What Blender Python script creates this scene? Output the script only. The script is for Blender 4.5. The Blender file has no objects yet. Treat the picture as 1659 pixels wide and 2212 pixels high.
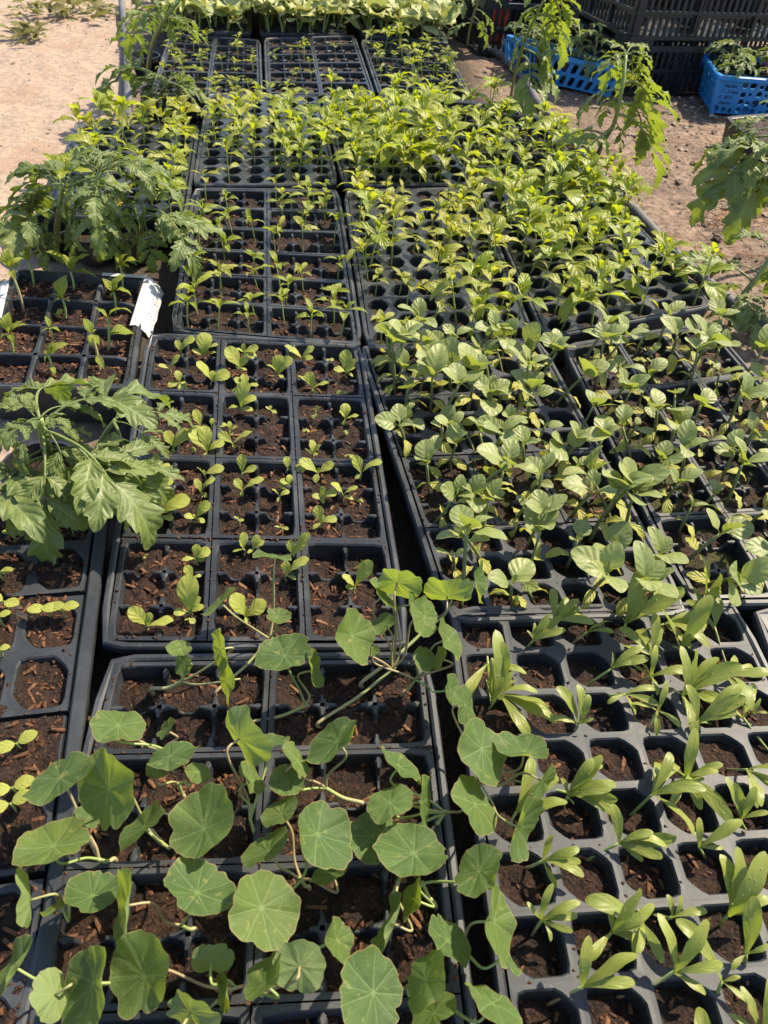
import bpy, math, random
import numpy as np
from mathutils import Vector, Matrix, Quaternion
random.seed(7); NR = np.random.RandomState(7)
SC = bpy.context.scene; COL = SC.collection
PI = math.pi
ZT = .065                      # top of the trays above the ground
CH = .566                      # camera above the tray tops
FPX, CXP, CYP = 1600., 829.5, 1106.
PIT, ROL = math.radians(44.2), math.radians(5.6)
_F = np.array([0, math.cos(PIT), -math.sin(PIT)]); _U = np.array([0, math.sin(PIT), math.cos(PIT)]); _R = np.array([1., 0, 0])
CR = _R*math.cos(ROL)+_U*math.sin(ROL); CU = -_R*math.sin(ROL)+_U*math.cos(ROL); CF = _F
CAM = np.array([0, 0, ZT+CH])
def at(x, y, z=ZT):
    "where the sight line through a spot of the survey photo meets height z"
    d = CF+CR*(x-CXP)/FPX-CU*(y-CYP)/FPX
    return CAM+d*((z-CAM[2])/d[2])
def sight(x, y):
    d = CF+CR*(x-CXP)/FPX-CU*(y-CYP)/FPX
    return d/np.linalg.norm(d)
def unit(v):
    v = np.asarray(v, float); return v/(np.linalg.norm(v)+1e-12)

# ------------------------------------------------------------------ numeric noise
def _h(ix, iy, s):
    n = (ix*374761393+iy*668265263+s*1442695041) & 0x7fffffff
    n = ((n ^ (n >> 13))*1274126177) & 0x7fffffff
    return ((n ^ (n >> 16)) & 0xffff)/65535.
def vn(x, y, s=0):
    x = np.asarray(x, float); y = np.asarray(y, float)
    ix = np.floor(x).astype(np.int64); iy = np.floor(y).astype(np.int64)
    fx = x-ix; fy = y-iy; fx = fx*fx*(3-2*fx); fy = fy*fy*(3-2*fy)
    a = _h(ix, iy, s); b = _h(ix+1, iy, s); c = _h(ix, iy+1, s); d = _h(ix+1, iy+1, s)
    return (a*(1-fx)+b*fx)*(1-fy)+(c*(1-fx)+d*fx)*fy-.5
def fbm(x, y, f, o=3, s=0):
    r = 0; a = 1
    for k in range(o):
        r = r+a*vn(x*f, y*f, s+k*17); f *= 2.1; a *= .5
    return r

# ------------------------------------------------------------------ mesh helpers
class MB:
    def __init__(s): s.v = []; s.f = []; s.lt = []; s.ls = []; s.mi = []; s.n = 0
    def add(s, v, f, lt=0., ls=0., m=0):
        v = np.asarray(v, float).reshape(-1, 3); k = len(v)
        s.v.append(v); b = s.n
        s.f += [tuple(i+b for i in q) for q in f]; s.mi += [m]*len(f)
        s.lt.append(np.broadcast_to(np.asarray(lt, float), (k,))); s.ls.append(np.broadcast_to(np.asarray(ls, float), (k,)))
        s.n += k
    def grid(s, P, lt=0., ls=0., m=0, flip=False):
        P = np.asarray(P); a, b = P.shape[:2]; f = []
        for i in range(a-1):
            for j in range(b-1):
                q = (i*b+j, i*b+j+1, (i+1)*b+j+1, (i+1)*b+j)
                f.append(q[::-1] if flip else q)
        s.add(P.reshape(-1, 3), f, np.ravel(lt) if np.ndim(lt) else lt, np.ravel(ls) if np.ndim(ls) else ls, m)
    def tube(s, pts, r, n=6, lt=0., cap=True, m=0, smooth=True):
        pts = np.asarray(pts, float); k = len(pts)
        r = np.broadcast_to(np.asarray(r, float), (k,)) if np.ndim(r) == 0 else np.interp(np.linspace(0, 1, k), np.linspace(0, 1, len(r)), r)
        t = unit(pts[1]-pts[0]); a = np.cross(t, [0, 0, 1.]) if abs(t[2]) < .9 else np.cross(t, [1., 0, 0]); a = unit(a)
        V = []
        for i in range(k):
            t = unit(pts[min(i+1, k-1)]-pts[max(i-1, 0)]); a = unit(a-t*np.dot(a, t)); b = np.cross(t, a)
            for j in range(n):
                th = 2*PI*j/n; V.append(pts[i]+r[i]*(math.cos(th)*a+math.sin(th)*b))
        f = [(i*n+j, i*n+(j+1) % n, (i+1)*n+(j+1) % n, (i+1)*n+j) for i in range(k-1) for j in range(n)]
        if cap: f += [tuple(range(n))[::-1], tuple((k-1)*n+j for j in range(n))]
        s.add(V, f, np.repeat(np.linspace(0, 1, k), n) if lt is None else lt, 0, m)
    def box(s, c, d, M=None, lt=0., m=0, b=0):
        c = np.asarray(c, float); d = np.asarray(d, float)/2
        V = np.array([[x, y, z] for x in (-1, 1) for y in (-1, 1) for z in (-1, 1)])*d
        if M is not None: V = V@np.asarray(M).T
        s.add(V+c, [(0, 1, 3, 2), (4, 6, 7, 5), (0, 4, 5, 1), (2, 3, 7, 6), (0, 2, 6, 4), (1, 5, 7, 3)], lt, 0, m)
    def mesh(s, name, mats, smooth=True):
        me = bpy.data.meshes.new(name)
        V = np.concatenate(s.v) if s.v else np.zeros((0, 3))
        me.from_pydata(V.tolist(), [], s.f)
        for nm, L in (('lt', s.lt), ('ls', s.ls)):
            A = me.attributes.new(nm, 'FLOAT', 'POINT'); A.data.foreach_set('value', np.concatenate(L).astype(np.float32))
        for m in (mats if isinstance(mats, (list, tuple)) else [mats]): me.materials.append(m)
        me.polygons.foreach_set('material_index', np.array(s.mi, dtype=np.int32))
        me.polygons.foreach_set('use_smooth', np.full(len(s.f), smooth))
        me.update(); return me
def catmull(p, k=5):
    p = [np.asarray(q, float) for q in p]; p = [2*p[0]-p[1]]+p+[2*p[-1]-p[-2]]; o = []
    for i in range(1, len(p)-2):
        for j in range(k):
            t = j/k; a, b, c, d = p[i-1:i+3]
            o.append(.5*((2*b)+(-a+c)*t+(2*a-5*b+4*c-d)*t*t+(-a+3*b-3*c+d)*t**3))
    o.append(p[-2]); return np.array(o)
def tag(o, label=None, cat=None, group=None, kind=None):
    if label: o['label'] = label
    if cat: o['category'] = cat
    if group: o['group'] = group
    if kind: o['kind'] = kind
    return o
def link(name, me, parent=None):
    o = bpy.data.objects.new(name, me); COL.objects.link(o)
    if parent is not None: o.parent = parent
    return o
def empty(name, loc, label, cat, group=None):
    o = bpy.data.objects.new(name, None); COL.objects.link(o); o.location = loc; o.empty_display_size = .02
    return tag(o, label, cat, group)
def place(o, M): o.matrix_basis = M; return o
def centred(mb, name, mats, parent=None, smooth=True, org=None):
    "link a mesh built in world space with its origin at its own base"
    V = np.concatenate(mb.v)
    if org is None: org = np.array([*(V.min(0)[:2]+V.max(0)[:2])/2, V.min(0)[2]])
    mb.v = [v-org for v in mb.v]
    o = link(name, mb.mesh(name, mats, smooth), parent)
    if parent is None: o.location = org
    return o

# ------------------------------------------------------------------ materials
def nt(name):
    m = bpy.data.materials.new(name); m.use_nodes = True; t = m.node_tree; t.nodes.clear()
    return m, t
class G:
    def __init__(s, t): s.t = t
    def n(s, k, **kw):
        o = s.t.nodes.new('ShaderNode'+k)
        for a, b in kw.items(): setattr(o, a, b)
        return o
    def val(s, sock, v):
        if hasattr(v, 'is_output') or isinstance(v, bpy.types.NodeSocket): s.t.links.new(v, sock)
        else: sock.default_value = v
    def math(s, op, a, b=0., c=None, clamp=False):
        o = s.n('Math', operation=op, use_clamp=clamp); s.val(o.inputs[0], a); s.val(o.inputs[1], b)
        if c is not None: s.val(o.inputs[2], c)
        return o.outputs[0]
    def mix(s, f, a, b, bt='MIX'):
        o = s.n('Mix', data_type='RGBA', blend_type=bt); s.val(o.inputs[0], f)
        s.val(o.inputs[6], (*a, 1) if isinstance(a, tuple) and len(a) == 3 else a); s.val(o.inputs[7], (*b, 1) if isinstance(b, tuple) and len(b) == 3 else b)
        return o.outputs[2]
    def noise(s, vec, sc, det=3., rough=.55, dist=0.):
        o = s.n('TexNoise'); o.inputs['Scale'].default_value = sc; o.inputs['Detail'].default_value = det
        o.inputs['Roughness'].default_value = rough; o.inputs['Distortion'].default_value = dist
        if vec is not None: s.t.links.new(vec, o.inputs['Vector'])
        return o.outputs['Fac']
    def ramp(s, f, a, b):
        o = s.n('MapRange', clamp=True); s.val(o.inputs[0], f); o.inputs[1].default_value = a; o.inputs[2].default_value = b
        o.interpolation_type = 'SMOOTHSTEP'; return o.outputs[0]
    def attr(s, nm): return s.n('Attribute', attribute_name=nm).outputs['Fac']
    def bump(s, h, st, d=.001, nrm=None):
        o = s.n('Bump'); o.inputs['Strength'].default_value = st; o.inputs['Distance'].default_value = d; s.val(o.inputs['Height'], h)
        if nrm is not None: s.val(o.inputs['Normal'], nrm)
        return o.outputs['Normal']
    def obj(s): return s.n('TexCoord').outputs['Object']
    def pos(s): return s.n('NewGeometry').outputs['Position']
    def out(s, sh): o = s.n('OutputMaterial'); s.t.links.new(sh, o.inputs['Surface'])
    def pr(s, col, rough=.5, nrm=None, spec=.5, metal=0., coat=0.):
        o = s.n('BsdfPrincipled'); s.val(o.inputs['Base Color'], (*col, 1) if isinstance(col, tuple) else col); s.val(o.inputs['Roughness'], rough)
        o.inputs['Specular IOR Level'].default_value = spec; o.inputs['Metallic'].default_value = metal
        if coat: o.inputs['Coat Weight'].default_value = coat; o.inputs['Coat Roughness'].default_value = .2
        if nrm is not None: s.val(o.inputs['Normal'], nrm)
        return o.outputs[0]

def leafmat(name, a, b, trans, vein, mode='pin', nside=7., rough=.42, tf=.38, pale=.15, vs=.5, puck=.4, edge=None, spec=.45, unit_=True, bs=.55, blem=.0):
    m, t = nt(name); g = G(t); T = g.attr('lt'); S = g.attr('ls'); ob = g.obj()
    rnd = g.n('ObjectInfo').outputs['Random']
    k_ = (2.6, 22, 16) if unit_ else (60, 190, 260)
    mp = g.n('Mapping'); t.links.new(ob, mp.inputs[0]); g.val(mp.inputs[1], g.math('MULTIPLY', rnd, 37.))
    ob = mp.outputs[0] if unit_ else ob
    nz = g.noise(ob, k_[0], 4)
    f = g.math('ADD', g.math('MULTIPLY', rnd, .65), g.math('MULTIPLY', g.math('SUBTRACT', nz, .35), 1.0), clamp=True)
    col = g.mix(f, a, b)
    if mode == 'pin':
        aS = g.math('ABSOLUTE', S)
        mid = g.math('SUBTRACT', 1., g.ramp(aS, .02, .11))
        tri = g.math('PINGPONG', g.math('SUBTRACT', g.math('MULTIPLY', T, nside), g.math('MULTIPLY', aS, 1.5)), .5)
        side = g.math('MULTIPLY', g.math('SUBTRACT', 1., g.ramp(tri, .02, .12)), .6)
        v = g.math('MAXIMUM', mid, side)
        quilt = g.math('MULTIPLY', g.ramp(tri, 0, .45), g.ramp(aS, 0, .4))
    else:
        tri = g.math('MULTIPLY', g.math('PINGPONG', S, .5), T)
        v1 = g.math('SUBTRACT', 1., g.ramp(tri, .004, .030))
        tri2 = g.math('PINGPONG', g.math('ADD', S, g.math('MULTIPLY', g.noise(ob, k_[0]*2, 1), .35)), .25)
        v2 = g.math('MULTIPLY', g.math('SUBTRACT', 1., g.ramp(tri2, .004, .04)), g.math('MULTIPLY', g.ramp(T, .45, .6), .45))
        hub = g.math('SUBTRACT', 1., g.ramp(T, .03, .12))
        v = g.math('MAXIMUM', g.math('MAXIMUM', v1, v2), hub)
        quilt = g.ramp(tri, 0, .2)
    v = g.math('MULTIPLY', v, vs)
    col = g.mix(v, col, vein)
    if edge: col = g.mix(g.math('MULTIPLY', g.ramp(T if mode != 'pin' else g.math('ABSOLUTE', S), .955, 1.), .7), col, edge)
    bf = g.n('NewGeometry').outputs['Backfacing']
    col = g.mix(g.math('MULTIPLY', bf, pale), col, (.34, .42, .2))
    vo = g.n('TexVoronoi'); vo.inputs['Scale'].default_value = k_[2]; t.links.new(ob, vo.inputs['Vector'])
    if blem: col = g.mix(g.math('MULTIPLY', g.ramp(g.noise(ob, k_[0]*1.3, 2), .62, .70), blem), col, (.40, .36, .12))
    hgt = g.math('ADD', g.math('MULTIPLY', quilt, .8), g.math('ADD', g.math('MULTIPLY', g.noise(ob, k_[1], 3), puck), g.math('MULTIPLY', vo.outputs['Distance'], puck*.5)))
    nrm = g.bump(hgt, bs, .0016)
    rg = g.math('ADD', rough-.08, g.math('MULTIPLY', g.noise(ob, k_[0]*3, 2), .25))
    p = g.pr(col, rg, nrm, spec)
    tr = g.n('BsdfTranslucent'); g.val(tr.inputs[0], g.mix(g.math('MULTIPLY', f, .5), trans, tuple(x*.7 for x in trans))); g.val(tr.inputs['Normal'], nrm)
    ms = g.n('MixShader'); ms.inputs[0].default_value = tf; t.links.new(p, ms.inputs[1]); t.links.new(tr.outputs[0], ms.inputs[2])
    g.out(ms.outputs[0]); return m
def stemmat(name, a, b):
    m, t = nt(name); g = G(t); T = g.attr('lt'); c = g.mix(T, a, b)
    c = g.mix(g.math('MULTIPLY', g.noise(g.obj(), 120, 2), .35), c, (.12, .16, .04))
    g.out(g.pr(c, .45, None, .4)); return m
def plastic(name, base, rough, dust=.5, dcol=(.30, .29, .29), big=14., spec=.5):
    m, t = nt(name); g = G(t); p = g.pos()
    n1 = g.noise(p, big, 4, .6); n2 = g.noise(p, 230, 4, .7, 1.); n3 = g.noise(p, 90, 5, .75, 3.)
    sm = g.math('MULTIPLY', g.ramp(n1, .40, .75), .30*dust)
    scr = g.math('MULTIPLY', g.ramp(n3, .56, .68), .42*dust)
    sp = g.math('MULTIPLY', g.ramp(n2, .64, .72), .6*dust)
    d = g.math('MAXIMUM', g.math('MAXIMUM', sm, g.math('MULTIPLY', scr, g.ramp(n1, .3, .6))), sp)
    c = g.mix(d, base, dcol)
    rg = g.math('ADD', rough, g.math('MULTIPLY', g.math('SUBTRACT', n1, .5), .35), clamp=True)
    g.out(g.pr(c, rg, g.bump(g.math('ADD', n1, g.math('MULTIPLY', n2, .15)), .25, .002), spec)); return m
def soilmat(name, moss=0., lift=1.):
    m, t = nt(name); g = G(t); p = g.pos()
    mp = g.n('Mapping'); mp.inputs['Scale'].default_value = (1, 1, 1); t.links.new(p, mp.inputs[0])
    a = g.noise(mp.outputs[0], 140, 5, .7, .6); b = g.noise(p, 420, 3, .7, 2.5); c0 = g.noise(p, 30, 2)
    col = g.mix(g.ramp(a, .36, .68), (.008*lift, .005*lift, .0036*lift), (.042*lift, .0205*lift, .013*lift))
    col = g.mix(g.math('MULTIPLY', g.ramp(b, .55, .72), .75), col, (.18*lift, .082*lift, .046*lift))
    if moss: col = g.mix(g.math('MULTIPLY', g.ramp(c0, .5, .62), moss), col, (.05, .055, .012))
    col = g.mix(g.math('MULTIPLY', g.ramp(g.noise(p, 22, 3), .45, .65), .55), col, (.012, .008, .006))
    chip = g.attr('lt'); hue = g.attr('ls')
    ch = g.mix(hue, (.085, .032, .016), (.32, .155, .075)); ch = g.mix(g.math('MULTIPLY', g.noise(p, 500, 3, .6, 1.), .5), ch, (.05, .025, .015))
    col = g.mix(chip, col, ch)
    vo = g.n('TexVoronoi'); vo.inputs['Scale'].default_value = 330; t.links.new(p, vo.inputs['Vector'])
    h = g.math('ADD', g.math('ADD', a, g.math('MULTIPLY', b, .6)), g.math('MULTIPLY', vo.outputs['Distance'], .7))
    g.out(g.pr(col, .62, g.bump(h, .9, .003), .22)); return m
def plain(name, col, rough=.5, spec=.5, var=.12, sc=60, bump=.2, trans=None):
    m, t = nt(name); g = G(t); p = g.obj(); n = g.noise(p, sc, 4)
    c = g.mix(g.math('MULTIPLY', n, var*2), col, tuple(x*.55 for x in col))
    s = g.pr(c, rough, g.bump(n, bump, .002), spec)
    if trans:
        tr = g.n('BsdfTranslucent'); tr.inputs[0].default_value = (*trans, 1); ms = g.n('MixShader'); ms.inputs[0].default_value = .35
        t.links.new(s, ms.inputs[1]); t.links.new(tr.outputs[0], ms.inputs[2]); s = ms.outputs[0]
    g.out(s); return m

M = {}
M['nas'] = leafmat('nasturtium_leaf', (.052, .098, .034), (.115, .160, .040), (.34, .42, .03), (.25, .34, .14), 'pal', rough=.55, tf=.40, pale=.35, vs=.42, puck=.6, edge=(.30, .22, .10), spec=.22, bs=.35, blem=.25)
M['cal'] = leafmat('spoon_leaf', (0.244, 0.276, 0.048), (0.342, 0.35, 0.068), (0.394, 0.462, 0.0495), (.34, .42, .18), nside=4, rough=.5, tf=.34, vs=.22, puck=.3, spec=.32, bs=.3)
M['zin'] = leafmat('strap_leaf', (.18, .22, .042), (.28, .30, .06), (.38, .45, .04), (.34, .40, .16), nside=4, rough=.40, tf=.38, vs=.15, puck=.25, spec=.4, bs=.12, blem=.2)
M['egg'] = leafmat('eggplant_leaf', (.165, .205, .066), (.28, .305, .10), (.36, .42, .045), (.33, .38, .18), nside=5, rough=.42, tf=.34, vs=.22, puck=.5, edge=(.32, .36, .1), spec=.42, bs=.35, blem=.35)
M['eggc'] = leafmat('old_seed_leaf', (0.297, 0.309, 0.044), (0.396, 0.371, 0.072), (0.554, 0.484, 0.0495), (.4, .42, .2), nside=4, rough=.42, tf=.35, vs=.3, puck=.7, blem=.6)
M['pepy'] = leafmat('yellow_pepper_leaf', (.175, .235, .022), (.31, .325, .03), (.44, .50, .016), (.40, .42, .12), nside=6, rough=.38, tf=.46, vs=.32, puck=.5, spec=.42, unit_=False)
M['pepg'] = leafmat('green_pepper_leaf', (0.237, 0.254, 0.0375), (0.338, 0.324, 0.045), (0.517, 0.55, 0.0248), (.36, .42, .16), nside=6, rough=.36, tf=.46, vs=.32, puck=.45, spec=.42, unit_=False)
M['cuc'] = leafmat('cucumber_leaf', (0.299, 0.326, 0.126), (0.437, 0.441, 0.18), (0.37, 0.4, 0.081), (.38, .44, .24), nside=4, rough=.45, tf=.3, vs=.4, puck=.8, unit_=False)
M['tom'] = leafmat('tomato_leaf', (.080, .118, .032), (.16, .19, .05), (.25, .33, .024), (.24, .30, .11), nside=7, rough=.45, tf=.33, vs=.5, puck=1.0, edge=(.20, .25, .10), spec=.4, unit_=True, blem=.15)
M['tomy'] = leafmat('young_tomato_leaf', (.105, .155, .034), (.185, .225, .05), (.32, .40, .025), (.30, .36, .12), nside=7, rough=.42, tf=.35, vs=.45, puck=.9, edge=(.26, .32, .12), spec=.42, unit_=True)
m_, t_ = nt('water_drop'); g_ = G(t_); g_.out(g_.pr((.27, .31, .09), .08, None, .7)); M['water'] = m_
M['sgreen'] = stemmat('pale_green_stem', (.20, .22, .07), (.25, .33, .09))
M['spink'] = stemmat('pinkish_stem', (.36, .20, .15), (.26, .33, .11))
M['sdark'] = stemmat('dusky_stem', (.10, .075, .05), (.17, .20, .07))
M['stom'] = stemmat('tomato_stem', (.13, .14, .05), (.20, .26, .07))
M['black'] = plastic('black_tray_plastic', (.015, .0165, .020), .42, .5, (.19, .195, .205), spec=.4)
M['dusty'] = plastic('dusty_black_plastic', (.019, .0215, .026), .52, .55, (.15, .16, .17), spec=.32)
M['carrier'] = plastic('carrier_tray_plastic', (.018, .020, .024), .48, .7, (.22, .225, .235), spec=.38)
M['crate'] = plastic('black_crate_plastic', (.012, .012, .013), .42, .25, (.12, .12, .12))
M['soil'] = soilmat('potting_soil'); M['soilm'] = soilmat('mossy_potting_soil', .8)
M['blue'] = plastic('blue_basket_plastic', (.018, .185, .46), .38, .35, (.2, .38, .52))
M['bluetape'] = plain('blue_tape', (.03, .22, .62), .5)
M['bluetag'] = plain('dark_blue_label', (.01, .045, .30), .4)
M['pink'] = plain('pink_label', (.80, .11, .30), .45, trans=(.9, .15, .35))
M['white'] = plain('white_sticker', (.66, .66, .67), .6, .3, .10, trans=(.85, .85, .85))
M['ink'] = plain('marker_ink', (.012, .014, .05), .5, .3)
M['faint'] = plain('faint_print', (.16, .16, .17), .6, .2)
M['leafmark'] = plain('green_print', (.35, .55, .06), .6, .2)
M['hose'] = plastic('grey_hose_rubber', (.075, .075, .077), .6, .8, (.26, .25, .24))
M['petal'] = plain('yellow_petal', (.75, .58, .04), .5, .3, .1, trans=(.8, .6, .03))
M['straw'] = plain('dry_straw', (.33, .15, .06), .7, .2, .3, 200)
M['litter'] = plain('wilted_leaf', (.22, .20, .08), .7, .2, .4, 80, trans=(.2, .2, .05))
M['potlip'] = plain('scuffed_pot_plastic', (.022, .022, .024), .35, .5, .3, 60)
M['red'] = plain('faded_red_plastic', (.45, .07, .035), .45)

# ------------------------------------------------------------------ leaves
def body(kind, t):
    if kind == 'pep': w = t**.62*(1-t)**.88*(1+.25*np.exp(-((t-.33)/.2)**2)); p = .10
    elif kind == 'egg': w = np.sin(PI*np.clip(t, 0, 1)**.86)**.54*(1-.20*t); p = .22
    elif kind == 'spat': q = np.clip(t/.62, 0, 1); w = (.13+.87*q*q*(3-2*q))*np.sqrt(np.clip(1-(np.clip(t-.62, 0, 1)/.38)**2, 0, 1)); p = .03
    elif kind == 'strap': q = np.clip(t/.66, 0, 1); w = (.22+.78*q*q*(3-2*q))*np.sqrt(np.clip(1-(np.clip(t-.66, 0, 1)/.34)**2.2, 0, 1)); p = .02
    elif kind == 'cot': w = np.sin(PI*t**.95)**.62; p = .08
    elif kind == 'lance': w = np.sin(PI*t**.8)**1.1; p = .10
    elif kind == 'tom': w = t**.5*(1-t)**.8; p = .07
    return w/w.max(), p
def leaf_mesh(name, kind, ratio, bend, fold, wave, mat, seed, nu=11, nv=2, teeth=0, tdep=.3, bumps=0., twist=0., curl=0., drops=0):
    r = np.random.RandomState(seed); mb = MB(); leaf_into(mb, kind, ratio, bend, fold, wave, r, nu, nv, teeth, tdep, bumps, twist, curl)
    if drops:
        P = mb.v[0]; w_ = 2*nv+1
        for k in range(drops):
            i = r.randint(nu//3, nu-1); j = r.randint(1, w_-1); a, b = r.uniform(0, 1, 2); c = (P[i*w_+j]*(1-a)+P[(i+1)*w_+j]*a)*(1-b*.5)+P[i*w_+j-1]*b*.5; q = r.uniform(.004, .012)
            n_ = 8; V = [c+[0, 0, q*.75]]+[c+[q*e*math.cos(2*PI*h/n_), q*e*math.sin(2*PI*h/n_), q*z] for e, z in ((.62, .6), (1., .15), (.9, -.2)) for h in range(n_)]
            F = [(0, 1+h, 1+(h+1) % n_) for h in range(n_)]+[(1+l*n_+h, 1+(l+1)*n_+h, 1+(l+1)*n_+(h+1) % n_, 1+l*n_+(h+1) % n_) for l in range(2) for h in range(n_)]+[tuple(1+2*n_+h for h in range(n_))[::-1]]
            mb.add(V, F, 0, 0, 1)
        return mb.mesh(name, [mat, M['water']])
    return mb.mesh(name, mat)
def leaf_pts(kind, ratio, bend, fold, wave, r, nu, nv, teeth=0, tdep=.3, bumps=0., twist=0., curl=0.):
    t = np.linspace(0, 1, nu+1); t = t if teeth else .35*t+.65*(.5-.5*np.cos(PI*t))
    b0, p = body(kind, np.linspace(0, 1, 200))
    tt = np.clip((t-p)/(1-p), 0, 1); w = np.interp(tt, np.linspace(0, 1, 200), b0); w = np.where(t <= p, 0, w); w = np.maximum(w, .055*(1-tt))*.5*ratio
    if teeth:
        ph = r.uniform(0, .3); fr = (tt*teeth+ph) % 1
        w = w*(1-tdep*((1-fr)**1.2)*np.where(tt > .02, 1, 0))
    a = bend*(.5-t)-curl*np.maximum(t-.6, 0)**1.5*4; dx = np.cos(a); dz = np.sin(a)
    dt = np.diff(t); x = np.concatenate([[0], np.cumsum((dx[1:]+dx[:-1])/2*dt)]); z = np.concatenate([[0], np.cumsum((dz[1:]+dz[:-1])/2*dt)])
    an = math.atan2(z[-1], x[-1]); c, s_ = math.cos(an), math.sin(an); x, z = x*c+z*s_, -x*s_+z*c; k = x[-1]; x /= k; z /= k
    S = np.linspace(-1, 1, 2*nv+1); P = np.zeros((nu+1, 2*nv+1, 3)); k1 = r.uniform(1.5, 3.); f1, f2 = r.uniform(0, 6, 2)
    for j, s in enumerate(S):
        aS = abs(s); y = s*w
        zz = w*aS*math.tan(fold)*(1-.35*aS)+wave*w*2*aS**2*np.sin(2*PI*k1*t+(f1 if s > 0 else f2))
        if bumps: zz = zz+2.2*bumps*ratio*vn(t*7+f1*9, np.full(nu+1, s*2.2+f2*7), 3)*(w > .06*ratio)*(.35+.65*aS)
        P[:, j, 0] = x+(teeth > 0)*.22*w*aS**2; P[:, j, 1] = y*math.cos(fold); P[:, j, 2] = z+zz
    if twist:
        for i in range(nu+1):
            q = twist*t[i]; c, s_ = math.cos(q), math.sin(q); y, zz = P[i, :, 1].copy(), P[i, :, 2]-z[i]
            P[i, :, 1] = y*c-zz*s_; P[i, :, 2] = z[i]+y*s_+zz*c
    return P, np.repeat(t, 2*nv+1), np.tile(S, nu+1)
def leaf_into(mb, kind, ratio, bend, fold, wave, r, nu=11, nv=2, teeth=0, tdep=.3, bumps=0., twist=0., curl=0., X=None):
    P, lt, ls = leaf_pts(kind, ratio, bend, fold, wave, r, nu, nv, teeth, tdep, bumps, twist, curl)
    if X is not None:
        sh = P.shape; P = (P.reshape(-1, 3)@np.asarray(X)[:3, :3].T+np.asarray(X)[:3, 3]).reshape(sh)
    mb.grid(P, lt, ls, flip=True)
def frame(B, T, roll=0., wide=1., up=None):
    "matrix that lays a unit leaf from B to T"
    B = np.asarray(B, float); T = np.asarray(T, float); d = T-B; L = np.linalg.norm(d)+1e-9; d = d/L
    u = np.array([0, 0, 1.]) if up is None else np.asarray(up, float)
    n = u-d*np.dot(u, d)
    if np.linalg.norm(n) < .2: n = n+np.array([0, -.5, 0]); n = n-d*np.dot(n, d)
    n = unit(n); s = np.cross(n, d)
    c, q = math.cos(roll), math.sin(roll); n, s = n*c+s*q, s*c-n*q
    return Matrix(((d[0]*L, s[0]*L*wide, n[0]*L, B[0]), (d[1]*L, s[1]*L*wide, n[1]*L, B[1]), (d[2]*L, s[2]*L*wide, n[2]*L, B[2]), (0, 0, 0, 1)))
LM = {}
for i in range(5):
    LM['cal', i] = leaf_mesh('spoon_leaf', 'spat', .43+.05*(i % 3), [.9, .5, 1.2, .3, .7][i], [.15, .3, .1, .3, .2][i], .07, M['cal'], 10+i, 12, 2, twist=[.2, -.3, .1, .4, -.1][i])
    LM['calc', i] = leaf_mesh('seed_leaf', 'cot', .50, .5, .15, .05, M['cal'], 20+i, 8, 2)
    LM['zin', i] = leaf_mesh('strap_leaf', 'strap', [.205, .24, .19, .25, .22][i], [1.0, .5, 1.5, .3, .8][i], [.15, .3, .12, .4, .1][i], .08, M['zin'], 30+i, 14, 2, twist=[.5, -.6, .3, .9, -.2][i], curl=[.2, .5, .1, .3, .6][i], drops=[5, 0, 7, 3, 6][i])
    LM['egg', i] = leaf_mesh('eggplant_leaf', 'egg', [.68, .62, .76, .66, .72][i], [.8, 1.2, .5, 1.0, .7][i], [.14, .24, .08, .20, .16][i], .02, M['egg'], 40+i, 16, 4, bumps=.011, drops=[4, 6, 0, 5, 3][i])
    LM['eggc', i] = leaf_mesh('old_seed_leaf', 'cot', [.42, .38, .46, .40, .44][i], [1.2, 1.8, .9, 1.5, 2.0][i], [.2, .3, .1, .4, .2][i], .1, M['eggc'], 50+i, 9, 2, bumps=.01)
    for k in ('pepy', 'pepg'):
        LM[k, i] = leaf_mesh('pepper_leaf', 'pep', [.50, .44, .54, .48, .46][i], [1.3, .9, 1.6, 1.1, 1.9][i], [.35, .5, .25, .4, .3][i], .10, M[k], 60+i, 11, 2, bumps=.012, curl=.15)
        LM[k+'c', i] = leaf_mesh('pepper_seed_leaf', 'lance', [.33, .29, .36, .31, .30][i], [.8, 1.2, .6, 1.0, 1.5][i], .3, .05, M[k], 70+i, 9, 2, twist=[.4, -.3, .2, .6, -.5][i], curl=[.5, .2, .8, .4, .1][i])
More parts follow.
